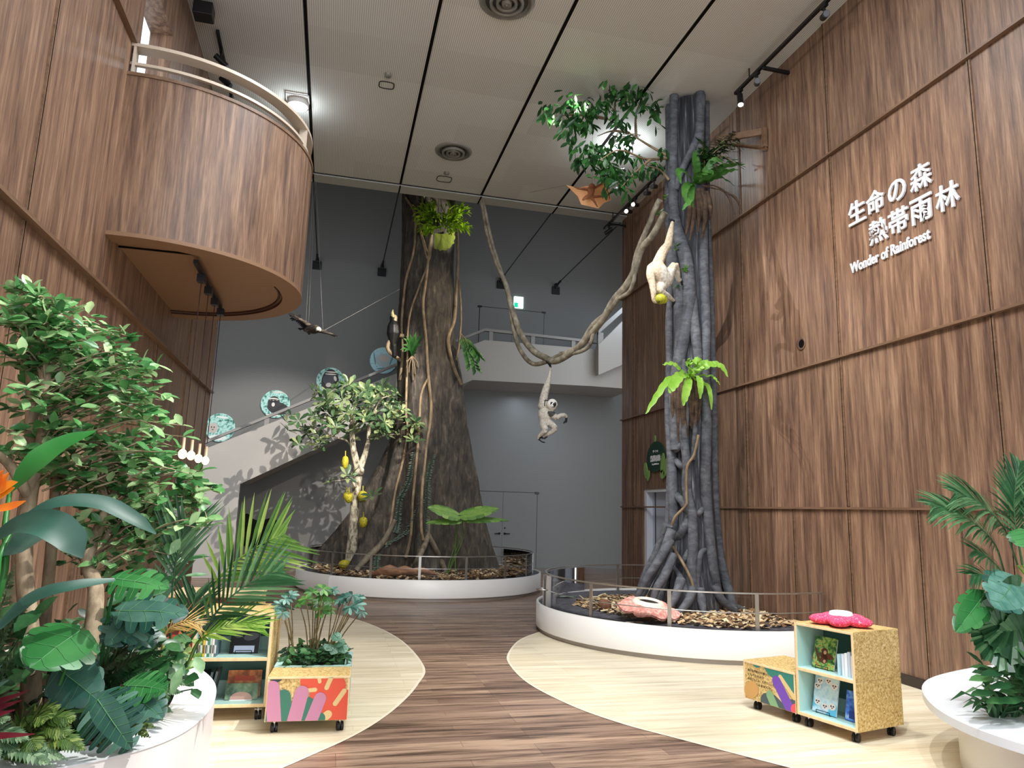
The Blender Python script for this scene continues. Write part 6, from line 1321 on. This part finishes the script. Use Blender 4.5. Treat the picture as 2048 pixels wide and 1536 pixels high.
for pts, nn, ln, wd, nrm, ang in (([(2010,1150,3.9),(1990,1090,3.8),(1950,1048,3.75),(1900,1020,3.75),(1862,1012,3.75)], 17, .26, .03, (.1,-.8,.6), 42), ([(2035,1130,3.9),(2010,1060,3.85),(1975,1020,3.8),(1940,995,3.8),(1908,985,3.8)], 16, .28, .03, (.1,-.8,.5), 44), ([(2045,1130,3.8),(2030,1040,3.8),(2030,980,3.8),(2040,920,3.8)], 16, .26, .028, (-.1,-.9,.2), 45), ([(2020,1180,3.8),(2000,1140,3.75),(1975,1115,3.7),(1948,1100,3.7)], 12, .2, .026, (0,-.7,.7), 45), ([(2060,1120,3.7),(2075,1020,3.7),(2100,960,3.7)], 14, .26, .028, (-.1,-.9,.2), 45), ([(2010,1200,3.7),(1990,1165,3.7),(1965,1150,3.65),(1945,1150,3.65)], 10, .16, .024, (0,-.7,.7), 45)):
    mb = MB(); mb.frond(spl([A(*k) for k in pts], 6), int(nn*1.8), ln*1.25, wd*.6, nrm, ang, .25, 0, .007, .2, .05); obj('frond', mb, M['palm2'], t)
    q = A(*pts[0]); mb = MB(); mb.tube(spl([b0, b0.lerp(q, .5)+V((0, 0, .1)), q], 4), [.016, .008], 6); obj('stalk', mb, M['palm1'], t)
monst('monstera with pale silvery leaf and long green leaf in the right planter', [(2030,1160,1998,1208,.30,3.55,3.4,(-.2,-.8,.5),'aral2',5,.75,.12), (1968,1190,1918,1258,.19,3.6,3.5,(-.2,-.8,.5),'mon',4,.7,.15), (2050,1060,2075,1100,.25,3.6,3.5,(-.3,-.8,.4),'mon',5,.8,.05)], V((4.75, 3.45, ZR-.08)))
b0 = V((4.72, 3.7, ZR-.08))
for lb, x0, y0, n_ in (('strappy dark green plant at the back rim of the right planter', 1985, 1330, 22), ('strappy light-tipped plant near the front rim of the right planter', 2020, 1395, 18)):
    c0 = A(x0, y0+30, 3.75); c0.z = ZR-.06; t = thing('strap_plant', lb, 'plant', c0); mb = MB()
    for i in range(n_):
        a = random.uniform(0, 2*pi); L_ = random.uniform(.16, .30); d = V((cos(a), sin(a)*.8-.2, 0)); mb.ribbon([c0, c0+d*L_*.4+V((0, 0, L_*.55)), c0+d*L_*.8+V((0, 0, L_*.7)), c0+d*L_*1.15+V((0, 0, L_*.55))], [.015, .034, .032, .003], (0, -.3, 1), .2)
    obj('leaf', mb, M['palm2' if n_ > 20 else 'philo'], t)
b0 = V((4.7, 3.5, ZR-.08)); t = thing('fan_palm', 'fan-leaved plant spreading over the right planter', 'plant', b0)
for cx, cy, R_ in ((2005,1262,.26), (2030,1238,.3), (2055,1290,.26)):
    c = A(cx, cy, 3.6); mb = MB(); f = []
    for k in range(22):
        a = radians(95+k*8.2); d = (-R0*-1*cos(a)+V((0, -.25, 0))+V((0, 0, 1))*sin(a)*.55).normalized(); f.append(c+d*R_*(1 if k % 2 else .93))
    for p, q in zip(f, f[1:]): mb.add([c, p, p.lerp(q, .5)+V((0, -.012, .014)), q], [(0, 1, 2), (0, 2, 3)], 0, False)
    obj('leaf', mb, M['palm2'], t); mb = MB(); mb.tube(spl([b0, b0.lerp(c, .5)+V((0, 0, .08)), c], 4), [.01, .006], 5); obj('stalk', mb, M['palm2'], t)
mb = MB()
for i in range(420):
    c = A(random.uniform(1960, 2090), random.uniform(1285, 1400), random.uniform(3.2, 4.0))
    if c.z < ZR: c.z = ZR+random.uniform(0, .1)
    if (c-V((5.0, 3.5, c.z))).length > 1.0: continue
    mb.leaf(c, V((random.uniform(-1, .6), random.uniform(-1, .4), random.uniform(-.3, .9))), V((0, -.6, .8)), random.uniform(.08, .17), .045, 0, .2)
for x, y in ((1952,1355),(1955,1385),(1975,1345),(1985,1400),(2010,1400),(1995,1370)): e = A(x, y, 3.5); mb.leaf(e+V((.18, .05, -.02)), e-(e+V((.18, .05, -.02))), (0, -.5, .8), .24, .06, 0, .1)
obj('undergrowth', mb, M['ivy'], None, (4.8, 3.5, ZR-.08), 'mixed green undergrowth filling the right planter', 'ground cover', kind='stuff')

for o in bpy.data.objects:                        # keep the fig column just below the ceiling
    if o.parent and o.parent.name == 'strangler_fig' and o.type == 'MESH':
        z0 = WL[o.name].z
        for v in o.data.vertices: v.co.z = min(v.co.z, ZC-.006-z0)
    if o.name == 'undergrowth':
        for v in o.data.vertices: v.co.x = max(v.co.x, XL+.03-WL[o.name].x)
